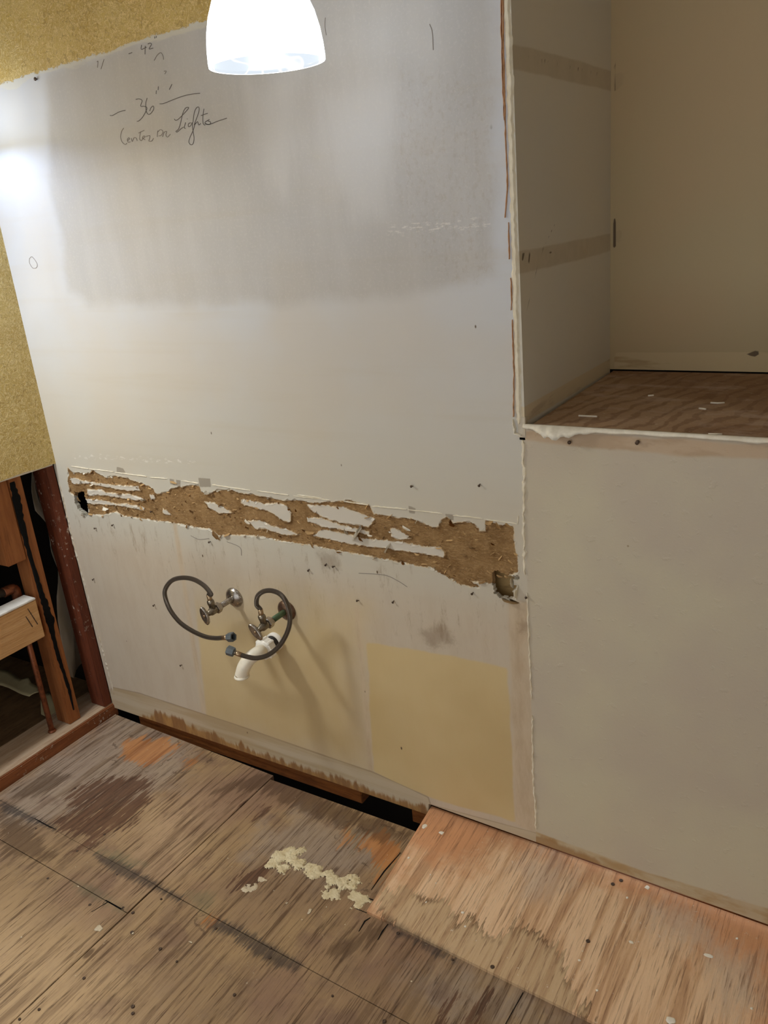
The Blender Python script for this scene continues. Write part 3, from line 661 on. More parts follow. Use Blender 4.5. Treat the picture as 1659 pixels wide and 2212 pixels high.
# pencil notes
def stroke(name, pts, mat, hw=0.0008, zf=ZN, n=6):
    P = [Vector((W(*zf(*p))[0], -0.0007, W(*zf(*p))[2])) for p in pts]
    Q = catmull(P, n) if len(P) > 2 else P
    bm = bmesh.new(); rows = []
    for i, p in enumerate(Q):
        t = (Q[min(i + 1, len(Q) - 1)] - Q[max(i - 1, 0)]); t = t.normalized() if t.length > 0 else Vector((1, 0, 0)); nn = Vector((-t.z, 0, t.x)) * hw
        rows.append([bm.verts.new(p + nn), bm.verts.new(p - nn), bm.verts.new(p - nn + Vector((0, 0.0006, 0))), bm.verts.new(p + nn + Vector((0, 0.0006, 0)))])
    for a, b in zip(rows, rows[1:]):
        for k in range(4): bm.faces.new((a[k], a[(k + 1) % 4], b[(k + 1) % 4], b[k]))
    return link(name, from_bm(name, bm), M[mat], wall_back)
S1 = {'pencil_note': [
    [(550, 140), (548, 190), (605, 165)], [(590, 150), (588, 245)], [(620, 130), (645, 120), (660, 135), (635, 185), (680, 175)], [(695, 45), (698, 70)], [(715, 40), (712, 62)], [(405, 240), (445, 225)],
    [(485, 750), (525, 745), (555, 765), (540, 825), (575, 828), (608, 840), (600, 880), (560, 950), (520, 990), (498, 995)],
    [(612, 735), (598, 790), (600, 870), (620, 915), (650, 910), (685, 860), (680, 825), (655, 845), (640, 880)],
    [(195, 930), (225, 930), (300, 890), (370, 872)], [(752, 800), (800, 795), (900, 755), (1010, 715), (1110, 692), (1205, 682)], [(738, 605), (735, 645)], [(715, 650), (712, 690)], [(890, 580), (860, 640)],
    [(915, 970), (935, 985), (975, 960), (1060, 870), (1075, 840), (1040, 850), (1010, 910), (990, 1000), (965, 1080), (935, 1108), (950, 1115), (990, 1080), (1020, 1060)],
    [(1044, 1008), (1028, 1064), (1042, 1076)], [(1060, 968), (1063, 972)], [(1100, 1010), (1075, 1025), (1075, 1055), (1100, 1045), (1118, 1010), (1122, 1080), (1137, 1180), (1127, 1245), (1100, 1258), (1080, 1230), (1090, 1180), (1130, 1090), (1150, 1010)],
    [(1125, 1010), (1140, 900), (1165, 845), (1192, 840), (1188, 900), (1140, 1035), (1175, 1000), (1190, 1035), (1212, 1020)], [(1248, 855), (1237, 940), (1240, 1020), (1262, 1040)], [(1215, 932), (1290, 905)],
    [(1310, 975), (1268, 1000), (1262, 1022), (1310, 1030), (1322, 1005), (1290, 990)], [(1262, 1022), (1310, 1030), (1400, 995), (1505, 960)]],
  'faint_pencil_note': [
    [(50, 330), (62, 325), (55, 395)], [(130, 300), (95, 410)], [(690, 315), (725, 255), (765, 228), (790, 265), (795, 305)], [(800, 435), (825, 435), (810, 465)],
    [(350, 1070), (325, 1110), (315, 1170), (330, 1225), (365, 1255), (385, 1240)], [(392, 1212), (415, 1192), (405, 1180), (390, 1200), (400, 1230), (425, 1225)],
    [(435, 1185), (445, 1222), (465, 1180), (490, 1185), (500, 1215)], [(537, 1110), (528, 1190), (545, 1212), (560, 1195)], [(515, 1128), (580, 1095)], [(560, 1192), (588, 1168), (572, 1160), (560, 1185), (590, 1202)],
    [(600, 1165), (640, 1155), (640, 1185), (632, 1218), (665, 1215), (682, 1185)], [(730, 1100), (725, 1170)], [(725, 1120), (760, 1090), (790, 1110), (770, 1150), (740, 1160)], [(785, 1170), (802, 1120), (830, 1110), (822, 1150), (840, 1172), (872, 1140)]]}
for nm, ss in S1.items():
    for s in ss: stroke(nm, s, 'pencil' if nm == 'pencil_note' else 'pencil_faint', 0.00065)
ident = lambda a, b: (a, b)
for s in [[(64, 558), (70, 555), (80, 569), (79, 578), (71, 579), (64, 568), (64, 558)], [(703, 38), (702, 55), (705, 76)], [(928, 52), (934, 70), (936, 108)],
          [(775, 1238), (830, 1242), (860, 1255), (880, 1268)], [(412, 1157), (430, 1165), (452, 1163)], [(490, 1170), (518, 1182), (522, 1200)]]:
    stroke('faint_pencil_note', s, 'pencil_faint', 0.0006, ident)

# sole plate, sheathing and dark cavity behind the sink wall
link('trim_sole_plate', box('trim_sole_plate', (0.1, 0.0145, -0.035), (0.98, 0.10, 0.030), 0.002), M['plate_behind'], kind='structure', label='brown sole plate under the sink wall')
link('trim_sole_plate_end', box('trim_sole_plate_end', (1.14, 0.0145, -0.035), (2.6, 0.10, 0.022), 0.002), M['plate_behind'], kind='structure', label='brown sole plate end beside the plywood patch')
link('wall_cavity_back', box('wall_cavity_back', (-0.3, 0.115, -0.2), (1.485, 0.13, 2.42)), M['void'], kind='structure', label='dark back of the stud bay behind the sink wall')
hb = np.array(HOLE_R).mean(0)
link('sheathing_board', box('sheathing_board', (hb[0] - 0.09, 0.040, hb[1] - 0.12), (1.485, 0.055, hb[1] + 0.012), 0.002), M['sheath'], wall_back)

# ------------------------------------------------------------------ lower wall right of the joint, niche above it
NZ = 1.075; NY = 0.537; NX = 1.503
lxs = np.concatenate([[1.497], np.arange(1.505, 2.06, 0.008), np.linspace(2.08, 2.6, 14)]); lzs = np.concatenate([[0.0, 0.06], np.arange(0.07, 1.072, 0.010)])
X, Z = np.meshgrid(lxs, lzs, indexing='ij'); Z = Z.copy(); Z[:, 0] = bottom_z(X[:, 0])
Tp = wp([(1133, 950), (1133, 930), (1659, 960), (1900, 980), (1900, 1010), (1659, 995), (1400, 978), (1180, 958)])
Bp = wp([(1120, 1790), (1158, 1797), (1250, 1830), (1400, 1885), (1659, 1962), (2000, 2060), (2000, 2200), (1659, 2080), (1120, 1900)])
Sp = wp([(1120, 1800), (1200, 1815), (1300, 1862), (1300, 1900), (1120, 1850)])
lower = solidify(link('wall_niche_front', grid('wall_niche_front', lxs, lzs, lambda A, B: np.stack([X, np.zeros_like(X), Z], -1),
              attrs=dict(tape=sdf_poly(X, Z, Tp), base=sdf_poly(X, Z, Bp), stain=sdf_poly(X, Z, Sp))), M['lower'], kind='structure', label='cream wall panel below the plywood-floored niche'), 0.0127)
def nside(pts, zf=None): return [tuple(Lf(*(zf(*p) if zf else p), NX)[[1, 2]]) for p in pts]
ys = np.linspace(0.0, NY, 70); zz = np.concatenate([[NZ - 0.03], np.arange(NZ + 0.0025, 2.10, 0.010), [2.42]])
Y, Z = np.meshgrid(ys, zz, indexing='ij')
T1 = nside([(140, 255), (330, 300), (600, 375), (755, 425), (755, 540), (560, 495), (300, 435), (140, 405)], ZT)
T2 = nside([(185, 1478), (320, 1455), (600, 1400), (755, 1370), (755, 1470), (600, 1515), (380, 1570), (190, 1612)], ZT)
dots = [nside([(X_, Y_), (X_ + 6, Y_), (X_ + 5, Y_ + 10), (X_ - 1, Y_ + 10)], ZT) for X_, Y_ in [(222, 300), (235, 310), (250, 320), (290, 325), (325, 340), (365, 348), (390, 350), (420, 362), (495, 385), (540, 395), (560, 405), (615, 417), (650, 425), (175, 290)]]
lines = np.maximum.reduce([sdf_line(Y, Z, nside(s, ZT), w) for s, w in [([(230, 345), (420, 395), (560, 425), (740, 470)], 0.0016), ([(350, 340), (332, 388)], 0.0018), ([(415, 1300), (340, 1450), (270, 1680), (230, 1890)], 0.0010),
     ([(215, 1485), (225, 1500), (212, 1530)], 0.003), ([(258, 1475), (250, 1560)], 0.003), ([(360, 1475), (395, 1495)], 0.002)]] + [union(Y, Z, dots)])
NB = nside([(1130, 915), (1327, 797), (1327, 770), (1130, 880)])
wall_nl = solidify(link('wall_niche_left', grid('wall_niche_left', ys, zz, lambda A, B: np.stack([np.full_like(Y, NX), Y, Z], -1),
              attrs=dict(tape=np.maximum(sdf_poly(Y, Z, T1), sdf_poly(Y, Z, T2)), base=sdf_poly(Y, Z, NB), dot=lines)), M['niche_side'], kind='structure', label='dim left side wall of the niche with two old shelf marks'), 0.012)
def nback(pts, zf=None): return [tuple(W(*(zf(*p) if zf else p), NY)[[0, 2]]) for p in pts]
bx_ = np.concatenate([np.arange(NX, 2.1, 0.01), [2.4, 2.6]]); X, Z = np.meshgrid(bx_, zz[1:], indexing='ij')
B1 = nback([(755, 168), (1659, 165), (2000, 165), (2000, 300), (755, 300)], ZS)
B2 = [nback([(755, 430), (810, 425), (805, 500), (755, 540)], ZT), nback([(757, 1350), (800, 1355), (800, 1440), (757, 1420)], ZT)]
dk = np.maximum.reduce([union(X, Z, [nback([(1485, 160), (1560, 160), (1610, 140), (1615, 200), (1560, 195)], ZS)]) - 0.002, sdf_line(X, Z, nback([(752, 345), (752, 540)], ZT), 0.006) - 0.003 + 0.004 * vnoise(X, Z, 80, 3) - 0.002,
      sdf_line(X, Z, nback([(755, 1295), (755, 1450)], ZT), 0.0035), sdf_line(X, Z, nback([(1436, 180), (1432, 275)], ZS), 0.0012), sdf_line(X, Z, nback([(1175, 210), (1176, 215)], ZS), 0.003)])
wall_nb = solidify(link('wall_niche_back', grid('wall_niche_back', bx_, zz[1:], lambda A, B: np.stack([X, np.full_like(X, NY), Z], -1),
              attrs=dict(tape=union(X, Z, B2), base=sdf_poly(X, Z, B1), dot=dk)), M['niche_back'], kind='structure', label='dim tan back wall of the niche'), 0.012)
link('wall_niche_gap_block', box('wall_niche_gap_block', (1.480, NY + 0.0125, NZ - 0.05), (2.6, NY + 0.04, NZ + 0.03)), M['void'], kind='structure', label='dark board added to close the gap behind the niche plywood')  # dark filler added behind the gap, keeps stray light out
link('trim_niche_light_block', box('trim_niche_light_block', (1.488, 0.016, NZ - 0.10), (2.6, NY + 0.003, NZ - 0.024)), M['void'], kind='structure', label='dark filler added under the niche floor to stop light')  # dark block added below the shelf against leaking light
shelf = link('floor_niche', box('floor_niche', (1.513, 0.004, NZ - 0.022), (2.6, NY - 0.006, NZ), 0.001), M['shelf'], kind='structure', label='scuffed brown plywood floor of the raised niche')
# scraped front edge of the niche floor
def curled_edge():
    pts = [W(*p) for p in [(1131, 927), (1160, 930), (1185, 935), (1215, 938), (1250, 934), (1290, 936), (1400, 944), (1520, 951), (1640, 959), (1700, 964)]]
    hang = [0.005, 0.008, 0.016, 0.017, 0.010, 0.006, 0.0055, 0.005, 0.0065, 0.005]; out = [0.002, 0.008, 0.022, 0.026, 0.012, 0.004, 0.003, 0.003, 0.005, 0.003]
    n = len(pts); P = np.array(pts); tt = np.linspace(0, n - 1, 90); bm = bmesh.new(); rows = []
    r = random.Random(5)
    for t in tt:
        i = np.arange(n); x = np.interp(t, i, P[:, 0]); z = NZ + 0.0015; h = np.interp(t, i, hang) * (1 + 0.14 * math.sin(t * 7.3) + r.uniform(-0.05, 0.05)); o_ = np.interp(t, i, out) * (1 + 0.12 * math.sin(t * 5.1 + 1) + r.uniform(-0.04, 0.04))
        rows.append([bm.verts.new((x, 0.006, z)), bm.verts.new((x, -0.0015, z + 0.0008)), bm.verts.new((x, -0.0035 - o_ * 0.6, z - h * 0.5)), bm.verts.new((x, -0.0025 - o_, z - h)), bm.verts.new((x, -0.0012, z - h * 0.6))])
    for a, b in zip(rows, rows[1:]):
        for k in range(4):
            f = bm.faces.new((a[k], a[k + 1], b[k + 1], b[k])); f.smooth = True
    return link('torn_edge_strip', from_bm('torn_edge_strip', bm), M['flapw'], lower)
solidify(curled_edge(), 0.0012, 0)
ribbon('joint_ridge', wp([(1108, 905), (1113, 935), (1128, 938)]), 0.003, 0.006, 'plaster', wall_back, 0.5, 91)
for u, v in [(1232, 954), (1379, 953), (1378, 955)]:
    p = W(u, v); o = link('nail', bpy.data.meshes['nail'], None, lower); o.location = (p[0], -0.0005, p[2])
for k, sg in enumerate([[(1535, 870), (1550, 871), (1565, 870)], [(1510, 882), (1525, 884)], [(1400, 855), (1412, 854)], [(1530, 938), (1560, 938)], [(1250, 898), (1290, 900)]]):
    P = [F(u, v, NZ + 0.001) for u, v in sg]; o = link('dried_paint_streak', tube('dried_paint_streak', [tuple(p) for p in P], [0.002] * len(P), 6), M['drip'], shelf)

# ------------------------------------------------------------------ left wall: yellow panel, open studs below
ly = np.concatenate([[-2.6, -1.5, -0.8], np.arange(-0.5, 0.0, 0.02), [0.0]]); lz = np.concatenate([np.arange(0.873, 1.7, 0.02), [2.42]])
Y, Z = np.meshgrid(ly, lz, indexing='ij')
wl = solidify(link('wall_left', grid('wall_left', ly, lz, lambda A, B: np.stack([np.full_like(Y, XL), Y, Z + np.where(B < 0.874, (vnoise(Y, Z, 40, 2) - .5) * 0.006 - Y * 0.02, 0)], -1), flip=True), M['yellow'], kind='structure', label='yellow textured upper panel of the left wall'), 0.012)
wl.modifiers[0].offset = -1
ribbon_z = []
ce = box('cut_panel_edge', (XL - 0.011, -0.6, 0.8675), (XL + 0.0014, -0.004, 0.8745))
for v in ce.vertices: v.co.z -= v.co.y * 0.02
link('cut_panel_edge', ce, M['plaster'], wl)
def stud(name, lo, hi, mat, label, group=None, lean=0.0):
    r = empty(name, (0.5 * (lo[0] + hi[0]), 0.5 * (lo[1] + hi[1]), lo[2]), label, 'stud', group)
    me = box('timber', lo, hi, 0.002)
    for v in me.vertices: v.co.x += lean * (0.87 - v.co.z)
    part('timber', me, M[mat], r); return r
SF = -0.030      # face of the studs
st1 = stud('wall_stud', (SF - 0.052, -0.031, 0.040), (XL - 0.001, -0.0005, 2.40), 'stud_red', 'dark red-brown corner stud beside the torn sink wall', lean=0.018)
st2 = stud('wall_stud', (SF - 0.060, -0.150, 0.040), (XL - 0.013, -0.106, 2.40), 'stud', 'orange-brown stud with a black tar streak down its face')
st3 = stud('cripple_stud', (SF - 0.06, -0.214, 0.62), (XL - 0.013, -0.152, 2.40), 'stud', 'short sawn-off block beside the tarred stud')
# tar streak
def tar():
    P = [Z3(*p) for p in [(75, 270), (105, 380), (130, 500), (165, 640), (215, 820), (255, 950), (290, 1060), (320, 1150), (345, 1280), (375, 1390), (405, 1480), (440, 1590), (468, 1720)]]
    C_ = [Lf(u, v, XL - 0.013) for u, v in P]; wd = [.009, .013, .011, .008, .007, .008, .012, .014, .007, .007, .006, .006, .002]
    bm = bmesh.new(); rows = []; tt = np.linspace(0, len(C_) - 1, 70); r = random.Random(3); A = np.array(C_); i = np.arange(len(C_))
    for t in tt:
        y = np.interp(t, i, A[:, 1]); z = np.interp(t, i, A[:, 2]); w = np.interp(t, i, wd); a = w * r.uniform(0.8, 1.25); b = w * r.uniform(0.8, 1.25); y = min(max(y, -0.150 + a), -0.107 - b)
        x = XL - 0.013
        rows.append([bm.verts.new((x - 0.0005, y - a, z)), bm.verts.new((x + 0.003, y - a * .5, z)), bm.verts.new((x + 0.0035, y + b * .5, z)), bm.verts.new((x - 0.0005, y + b, z))])
    for a, b in zip(rows, rows[1:]):
        for k in range(4): bm.faces.new((a[k], a[(k + 1) % 4], b[(k + 1) % 4], b[k]))
    bm.faces.new(rows[0]); bm.faces.new(rows[-1][::-1])
    subpart('tar_streak', from_bm('tar_streak', bm), M['tar'], st2.children[0])
tar()
# sole plate of the left wall
pr = empty('sole_plate', (0, -0.6, 0), 'brown floor plate with dusty top under the left studs', 'timber')
part('timber', box('timber', (-0.14, -1.6, -0.012), (0.006, 0.012, 0.037), 0.003), M['plate'], pr)
part('dusty_top', box('dusty_top', (-0.138, -1.6, 0.0372), (-0.002, 0.010, 0.0395), 0.0005), M['plate_top'], pr)
# blocking board
br = empty('blocking_board', (-0.03, -0.4, 0.37), 'pale sawn board with white painted top edge across the stud bay', 'board')
bt = part('timber', box('timber', (-0.066, -1.2, 0.372), (-0.012, -0.166, 0.497), 0.002), M['board'], br)
part('painted_edge', box('painted_edge', (-0.066, -1.2, 0.4972), (-0.0115, -0.1665, 0.503), 0.001), M['whitewash'], br)
for k in range(5):
    y = -0.182 - 0.006 * k; z = 0.42 + 0.02 * (k % 3)
    subpart('split', prism('split', [(-0.0118, y, z), (-0.0118, y + 0.003, z + 0.001), (-0.0118, y - 0.004, z + 0.022), (-0.0118, y - 0.006, z + 0.021)], (1, 0, 0), 0.0006), M['screw'], bt)
# pipes
cp = empty('copper_pipe', (-0.06, -0.225, 0.04), 'thin copper pipe standing on the floor plate beside the tarred stud', 'pipe')
a, b = Lf(*Z3(210, 1330), -0.075), Lf(*Z3(340, 1870), -0.045)
part('pipe', tube('pipe', [(-0.052, b[1] + 0.002, 0.50), (-0.052, b[1] + 0.002, 0.25), (-0.052, b[1] + 0.002, 0.030)], 0.0085, 12), M['copper'], cp)
part('collar', lathe('collar', [(0.012, 0.0), (0.013, 0.004), (0.010, 0.008), (0.0086, 0.008)], 16, org=(-0.052, b[1] + 0.002, 0.039)), M['copper'], cp)
ep = empty('elbow_pipe', (-0.09, -0.27, 0.50), 'grey iron pipe with a copper elbow above the sawn board', 'pipe')
q0, q1, q2, q3 = Lf(*Z3(-140, 1005), -0.092), Lf(*Z3(20, 975), -0.092), Lf(*Z3(85, 950), -0.092), Lf(*Z3(110, 1045), -0.092)
part('pipe', tube('pipe', [q0 + (q0 - q1) * 2, q0, q1], 0.013, 12), M['iron'], ep)
part('elbow', tube('elbow', catmull([q1, q2, q2 * 0.4 + q3 * 0.6 + np.array([0, 0.006, 0]), q3 - np.array([0, 0, 0.05])], 8), 0.015, 12), M['copper'], ep)
# hanging building paper between the studs
def sheet(name, pts, mat, label, cat, bulge=0.006, t=0.0012):
    C_ = np.mean(pts, 0); bm = bmesh.new(); ring = [bm.verts.new(p) for p in pts]; f = bm.faces.new(ring)
    bmesh.ops.triangulate(bm, faces=[f]); bmesh.ops.subdivide_edges(bm, edges=bm.edges[:], cuts=3, use_grid_fill=True)
    for v in bm.verts:
        v.co.x += bulge * math.sin(v.co.z * 31) * math.cos(v.co.y * 47); v.co.z += bulge * 0.6 * math.sin(v.co.y * 60 + v.co.x * 40)
    for f in bm.faces: f.smooth = True
    o = link(name, from_bm(name, bm), M[mat], label=label, category=cat); solidify(o, t, 0); return o
sheet('building_paper', [Lf(*Z3(*p), -0.125) for p in [(200, 200), (205, 330), (225, 450), (300, 550), (325, 650), (335, 720), (370, 830), (360, 1000), (365, 1150), (440, 1500), (470, 1515), (490, 1470), (560, 1400), (560, 600), (400, 150)]],
      'paper', 'pale torn paper sheet hanging behind the corner stud', 'paper')
sheet('paper_scrap', [F(*Z3(*p), 0.03) for p in [(-60, 1450), (60, 1480), (130, 1520), (175, 1515), (200, 1555), (250, 1580), (255, 1610), (190, 1640), (100, 1600), (-60, 1545)]], 'scrap', 'yellowed paper scrap lying in the dark stud bay', 'paper')
sheet('paper_scrap', [F(*Z3(*p), 0.012) for p in [(262, 1640), (310, 1600), (360, 1690), (360, 1740), (300, 1765), (260, 1750)]], 'scrap', 'small torn paper piece behind the copper pipe', 'paper')
# the room beyond, boxed in near-black to keep it dark
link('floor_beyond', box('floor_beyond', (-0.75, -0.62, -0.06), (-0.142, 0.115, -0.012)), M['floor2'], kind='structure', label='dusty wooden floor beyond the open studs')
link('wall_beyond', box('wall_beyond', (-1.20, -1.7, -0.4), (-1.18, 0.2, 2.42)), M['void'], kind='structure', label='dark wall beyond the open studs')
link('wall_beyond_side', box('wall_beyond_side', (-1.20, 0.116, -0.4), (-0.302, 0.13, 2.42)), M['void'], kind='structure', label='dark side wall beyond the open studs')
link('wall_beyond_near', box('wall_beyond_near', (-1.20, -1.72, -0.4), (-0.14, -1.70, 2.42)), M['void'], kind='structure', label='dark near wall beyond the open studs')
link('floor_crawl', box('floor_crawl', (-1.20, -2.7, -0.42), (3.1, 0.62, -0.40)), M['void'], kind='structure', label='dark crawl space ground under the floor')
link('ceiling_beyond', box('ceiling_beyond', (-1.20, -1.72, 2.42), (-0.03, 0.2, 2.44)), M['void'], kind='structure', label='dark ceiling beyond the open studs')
link('wall_left_near', box('wall_left_near', (-0.045, -2.62, -0.02), (XL - 0.013, -1.2, 0.873)), M['yellow'], kind='structure', label='lower left wall outside the open studs')

# ------------------------------------------------------------------ floor
floor = link('floor', box('floor', (0.006, -2.62, -0.034), (2.6, -0.06, -0.0165)), M['subfloor'], kind='structure', label='worn plywood floor of several stained sheets')
DARK = [fp([(330, 590), (400, 520), (560, 470), (640, 470), (780, 490), (760, 600), (700, 690), (640, 750), (560, 740), (470, 830), (400, 840), (300, 880), (430, 780), (290, 740), (280, 690), (380, 640)], Z8),
        fp([(1190, 1045), (1280, 940), (1400, 890), (1395, 960), (1330, 1010), (1250, 1040)], Z8), fp([(1290, 680), (1340, 625), (1380, 620), (1340, 665)], Z8), fp([(1195, 605), (1250, 570), (1230, 600)], Z8),
        fp([(960, 1560), (1010, 1440), (1070, 1405), (1085, 1430), (1000, 1600)], Z1), fp([(790, 1600), (850, 1460), (920, 1425), (880, 1520), (850, 1600)], Z1), fp([(700, 1030), (700, 990), (740, 980), (745, 1030)], Z1)]
DAMP = [fp([(1060, 560), (1200, 490), (1400, 445), (1659, 540), (1659, 670), (1560, 620), (1400, 560), (1250, 530)], Z8), fp([(-40, 330), (150, 370), (420, 480), (640, 570), (700, 600), (560, 640), (360, 560), (200, 520), (0, 430)], Z1),
        fp([(100, 520), (260, 440), (380, 470), (200, 560), (60, 580)], Z8), fp([(0, 650), (140, 700), (300, 900), (200, 900), (0, 850)], Z8), fp([(700, 2050), (800, 1990), (830, 2010), (740, 2080)])]
ORANGE = [fp([(630, 290), (740, 265), (800, 290), (850, 270), (930, 320), (840, 370), (800, 400), (740, 410), (630, 380)], Z8), fp([(430, 620), (530, 580), (600, 620), (640, 690), (560, 780), (500, 720), (440, 690)], Z1),
          fp([(350, 570), (395, 555), (380, 620), (340, 640)], Z1), fp([(500, 850), (560, 770), (600, 740), (590, 790), (540, 840)], Z1), fp([(960, 390), (1050, 350), (1010, 400), (930, 430)], Z8), fp([(1050, 1200), (1095, 1170), (1110, 1200), (1060, 1230)], Z8)]
MOLD = [fp([(470, 855), (620, 900), (790, 1000), (940, 1090), (930, 1120), (800, 1050), (600, 970), (520, 910)], Z8), fp([(1060, 1250), (1120, 1190), (1300, 1280), (1560, 1430), (1520, 1470), (1370, 1420), (1280, 1360), (1150, 1260)], Z8),
        fp([(570, 1040), (640, 1090), (800, 1170), (870, 1215), (840, 1230), (640, 1120), (560, 1060)], Z1), fp([(0, 590), (290, 730), (280, 745), (0, 640)], Z8), fp([(600, 1095), (630, 1095), (620, 1130)], Z1), fp([(880, 1230), (905, 1225), (910, 1260), (885, 1260)], Z1)]
GREEN = [fp([(360, 1000), (480, 1030), (640, 1140), (630, 1170), (500, 1100), (420, 1070)], Z8), fp([(480, 840), (600, 850), (760, 920), (660, 930)], Z8), fp([(960, 1060), (1100, 1060), (1060, 1170), (980, 1120)], Z8), fp([(370, 560), (420, 600), (380, 700)], Z1)]
GREY = [fp([(0, 1710), (260, 1545), (420, 1600), (380, 1700), (150, 1760), (0, 1790)]), fp([(1000, 2080), (1280, 2212), (1000, 2212), (850, 2120)]), fp([(560, 1790), (640, 1790), (640, 1850), (540, 1860)]), fp([(560, 1830), (640, 1750), (840, 1820), (760, 1900), (640, 1880)])]
LIGHT = [fp([(-300, 2500), (-100, 2000), (60, 2000), (260, 2080), (300, 2200), (200, 2500)]), fp([(330, 1760), (420, 1740), (400, 1850), (300, 1900)])]  # near-left polygon paints in the stronger light there as bright tan
WORN = [fp([(800, 1930), (900, 1860), (1000, 1900), (1080, 1850), (1180, 1870), (1260, 1900), (1420, 1970), (1520, 2060), (1640, 2130), (1700, 2300), (1000, 2300)])]
TIDE = fp([(480, 880), (560, 880), (585, 960), (640, 880), (720, 920), (760, 960), (860, 935), (900, 1010), (930, 1080), (1000, 1030), (1080, 1150), (1180, 1130), (1220, 1080), (1300, 1120), (1420, 1190), (1470, 1280), (1500, 1400), (1640, 1560), (1300, 1500), (600, 1140)], Z1)
HAZE = [fp([(960, 820), (1100, 800), (1300, 900), (1420, 1050), (1600, 1110), (1600, 1350), (1450, 1400), (1330, 1080), (1050, 930)], Z2), fp([(300, 620), (430, 540), (520, 560), (600, 700), (480, 760), (330, 760)], Z2)]
def floor_attrs(X, Y):
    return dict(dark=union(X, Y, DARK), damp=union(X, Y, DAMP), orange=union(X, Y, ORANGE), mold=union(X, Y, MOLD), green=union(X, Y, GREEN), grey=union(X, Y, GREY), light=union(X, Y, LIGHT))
def ply(poly, step, zt=0.0, thick=0.016):
    """convex sheet: grid bisected along its edges, with thickness"""
    P = np.array(poly); c = P.mean(0); lo, hi = P.min(0) - 1e-3, P.max(0) + 1e-3
    bm = bmesh.new(); a = np.linspace(lo[0], hi[0], max(2, int((hi[0] - lo[0]) / step))); b = np.linspace(lo[1], hi[1], max(2, int((hi[1] - lo[1]) / step)))
    V = [[bm.verts.new((x, y, zt)) for y in b] for x in a]
    for i in range(len(a) - 1):
        for j in range(len(b) - 1): bm.faces.new((V[i][j], V[i + 1][j], V[i + 1][j + 1], V[i][j + 1]))
    for p, q in zip(P, np.roll(P, -1, 0)):
        d = q - p; nn = np.array([d[1], -d[0]]); nn /= np.linalg.norm(nn)
        if nn @ (c - p) > 0: nn = -nn
        bmesh.ops.bisect_plane(bm, geom=bm.verts[:] + bm.edges[:] + bm.faces[:], plane_co=(p[0], p[1], 0), plane_no=(nn[0], nn[1], 0), clear_outer=True)
    be = [e for e in bm.edges if e.is_boundary]; r = bmesh.ops.extrude_edge_only(bm, edges=be)
    for v in r['geom']:
        if isinstance(v, bmesh.types.BMVert): v.co.z -= thick
    me = from_bm('plywood_sheet', bm); co = np.empty(len(me.vertices) * 3); me.vertices.foreach_get('co', co); co = co.reshape(-1, 3)
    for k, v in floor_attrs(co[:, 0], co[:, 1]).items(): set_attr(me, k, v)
    return me
f2 = lambda u, v: np.array(F(u, v)[:2])
def ext(p, q, t): return tuple(p + (q - p) * t)
# seams: A runs away from the sink wall, B and C run along it
A0, A1 = f2(544, 1720), f2(274, 1974); B0, B1_ = f2(0, 1729), f2(650, 2083); C0, C1 = f2(0, 1813), f2(270, 1969)
def isect(p, q, r, s):
    d1, d2 = q - p, s - r; t = ((r[0] - p[0]) * d2[1] - (r[1] - p[1]) * d2[0]) / (d1[0] * d2[1] - d1[1] * d2[0]); return p + d1 * t
AB = isect(A0, A1, B0, B1_); AC = isect(A0, A1, C0, C1); g = 0.0012
back = lambda x: np.interp(x, [0.0, 0.07, 0.385, 0.687, 0.931, 1.131, 1.3, 2.6], [-0.006, -0.006, -0.012, -0.030, -0.048, -0.044, -0.03, -0.03])
Atop = ext(A1, A0, 1.0 + (abs(back(0.6) - A0[1]) / np.linalg.norm(A0 - A1))); Atop = (A0[0] + (A0[0] - A1[0]) / (A0[1] - A1[1]) * (-0.028 - A0[1]), -0.028)
BL = (0.007, np.interp(0.007, *zip(*sorted([tuple(B0), tuple(B1_)])))); BL = tuple(B0 + (B1_ - B0) * ((0.007 - B0[0]) / (B1_[0] - B0[0]))); CL = tuple(C0 + (C1 - C0) * ((0.007 - C0[0]) / (C1[0] - C0[0])))
BR = tuple(B0 + (B1_ - B0) * ((2.6 - B0[0]) / (B1_[0] - B0[0]))); Abot = tuple(A0 + (A1 - A0) * ((-2.6 - A0[1]) / (A1[1] - A0[1])))
def inset(poly, g):
    c = np.mean(poly, 0); return [tuple(np.array(p) + (c - np.array(p)) / np.linalg.norm(c - np.array(p)) * g) for p in poly]
sheets = [[(0.007, -0.004), Atop, tuple(AB), BL], [Atop, (1.15, -0.045), (2.6, -0.045), BR, tuple(AB)], [BL, tuple(AB), tuple(AC), CL],
          [CL, tuple(AC), Abot, (0.007, -2.6)], [tuple(AB), BR, (2.6, -2.6), Abot]]
for k, pl in enumerate(sheets):
    link('plywood_sheet', ply(inset(pl, 0.0016), 0.012 if k < 3 else 0.016, [0, -0.0006, 0.0004, 0.0, -0.0012][k]), M['floor'], floor)
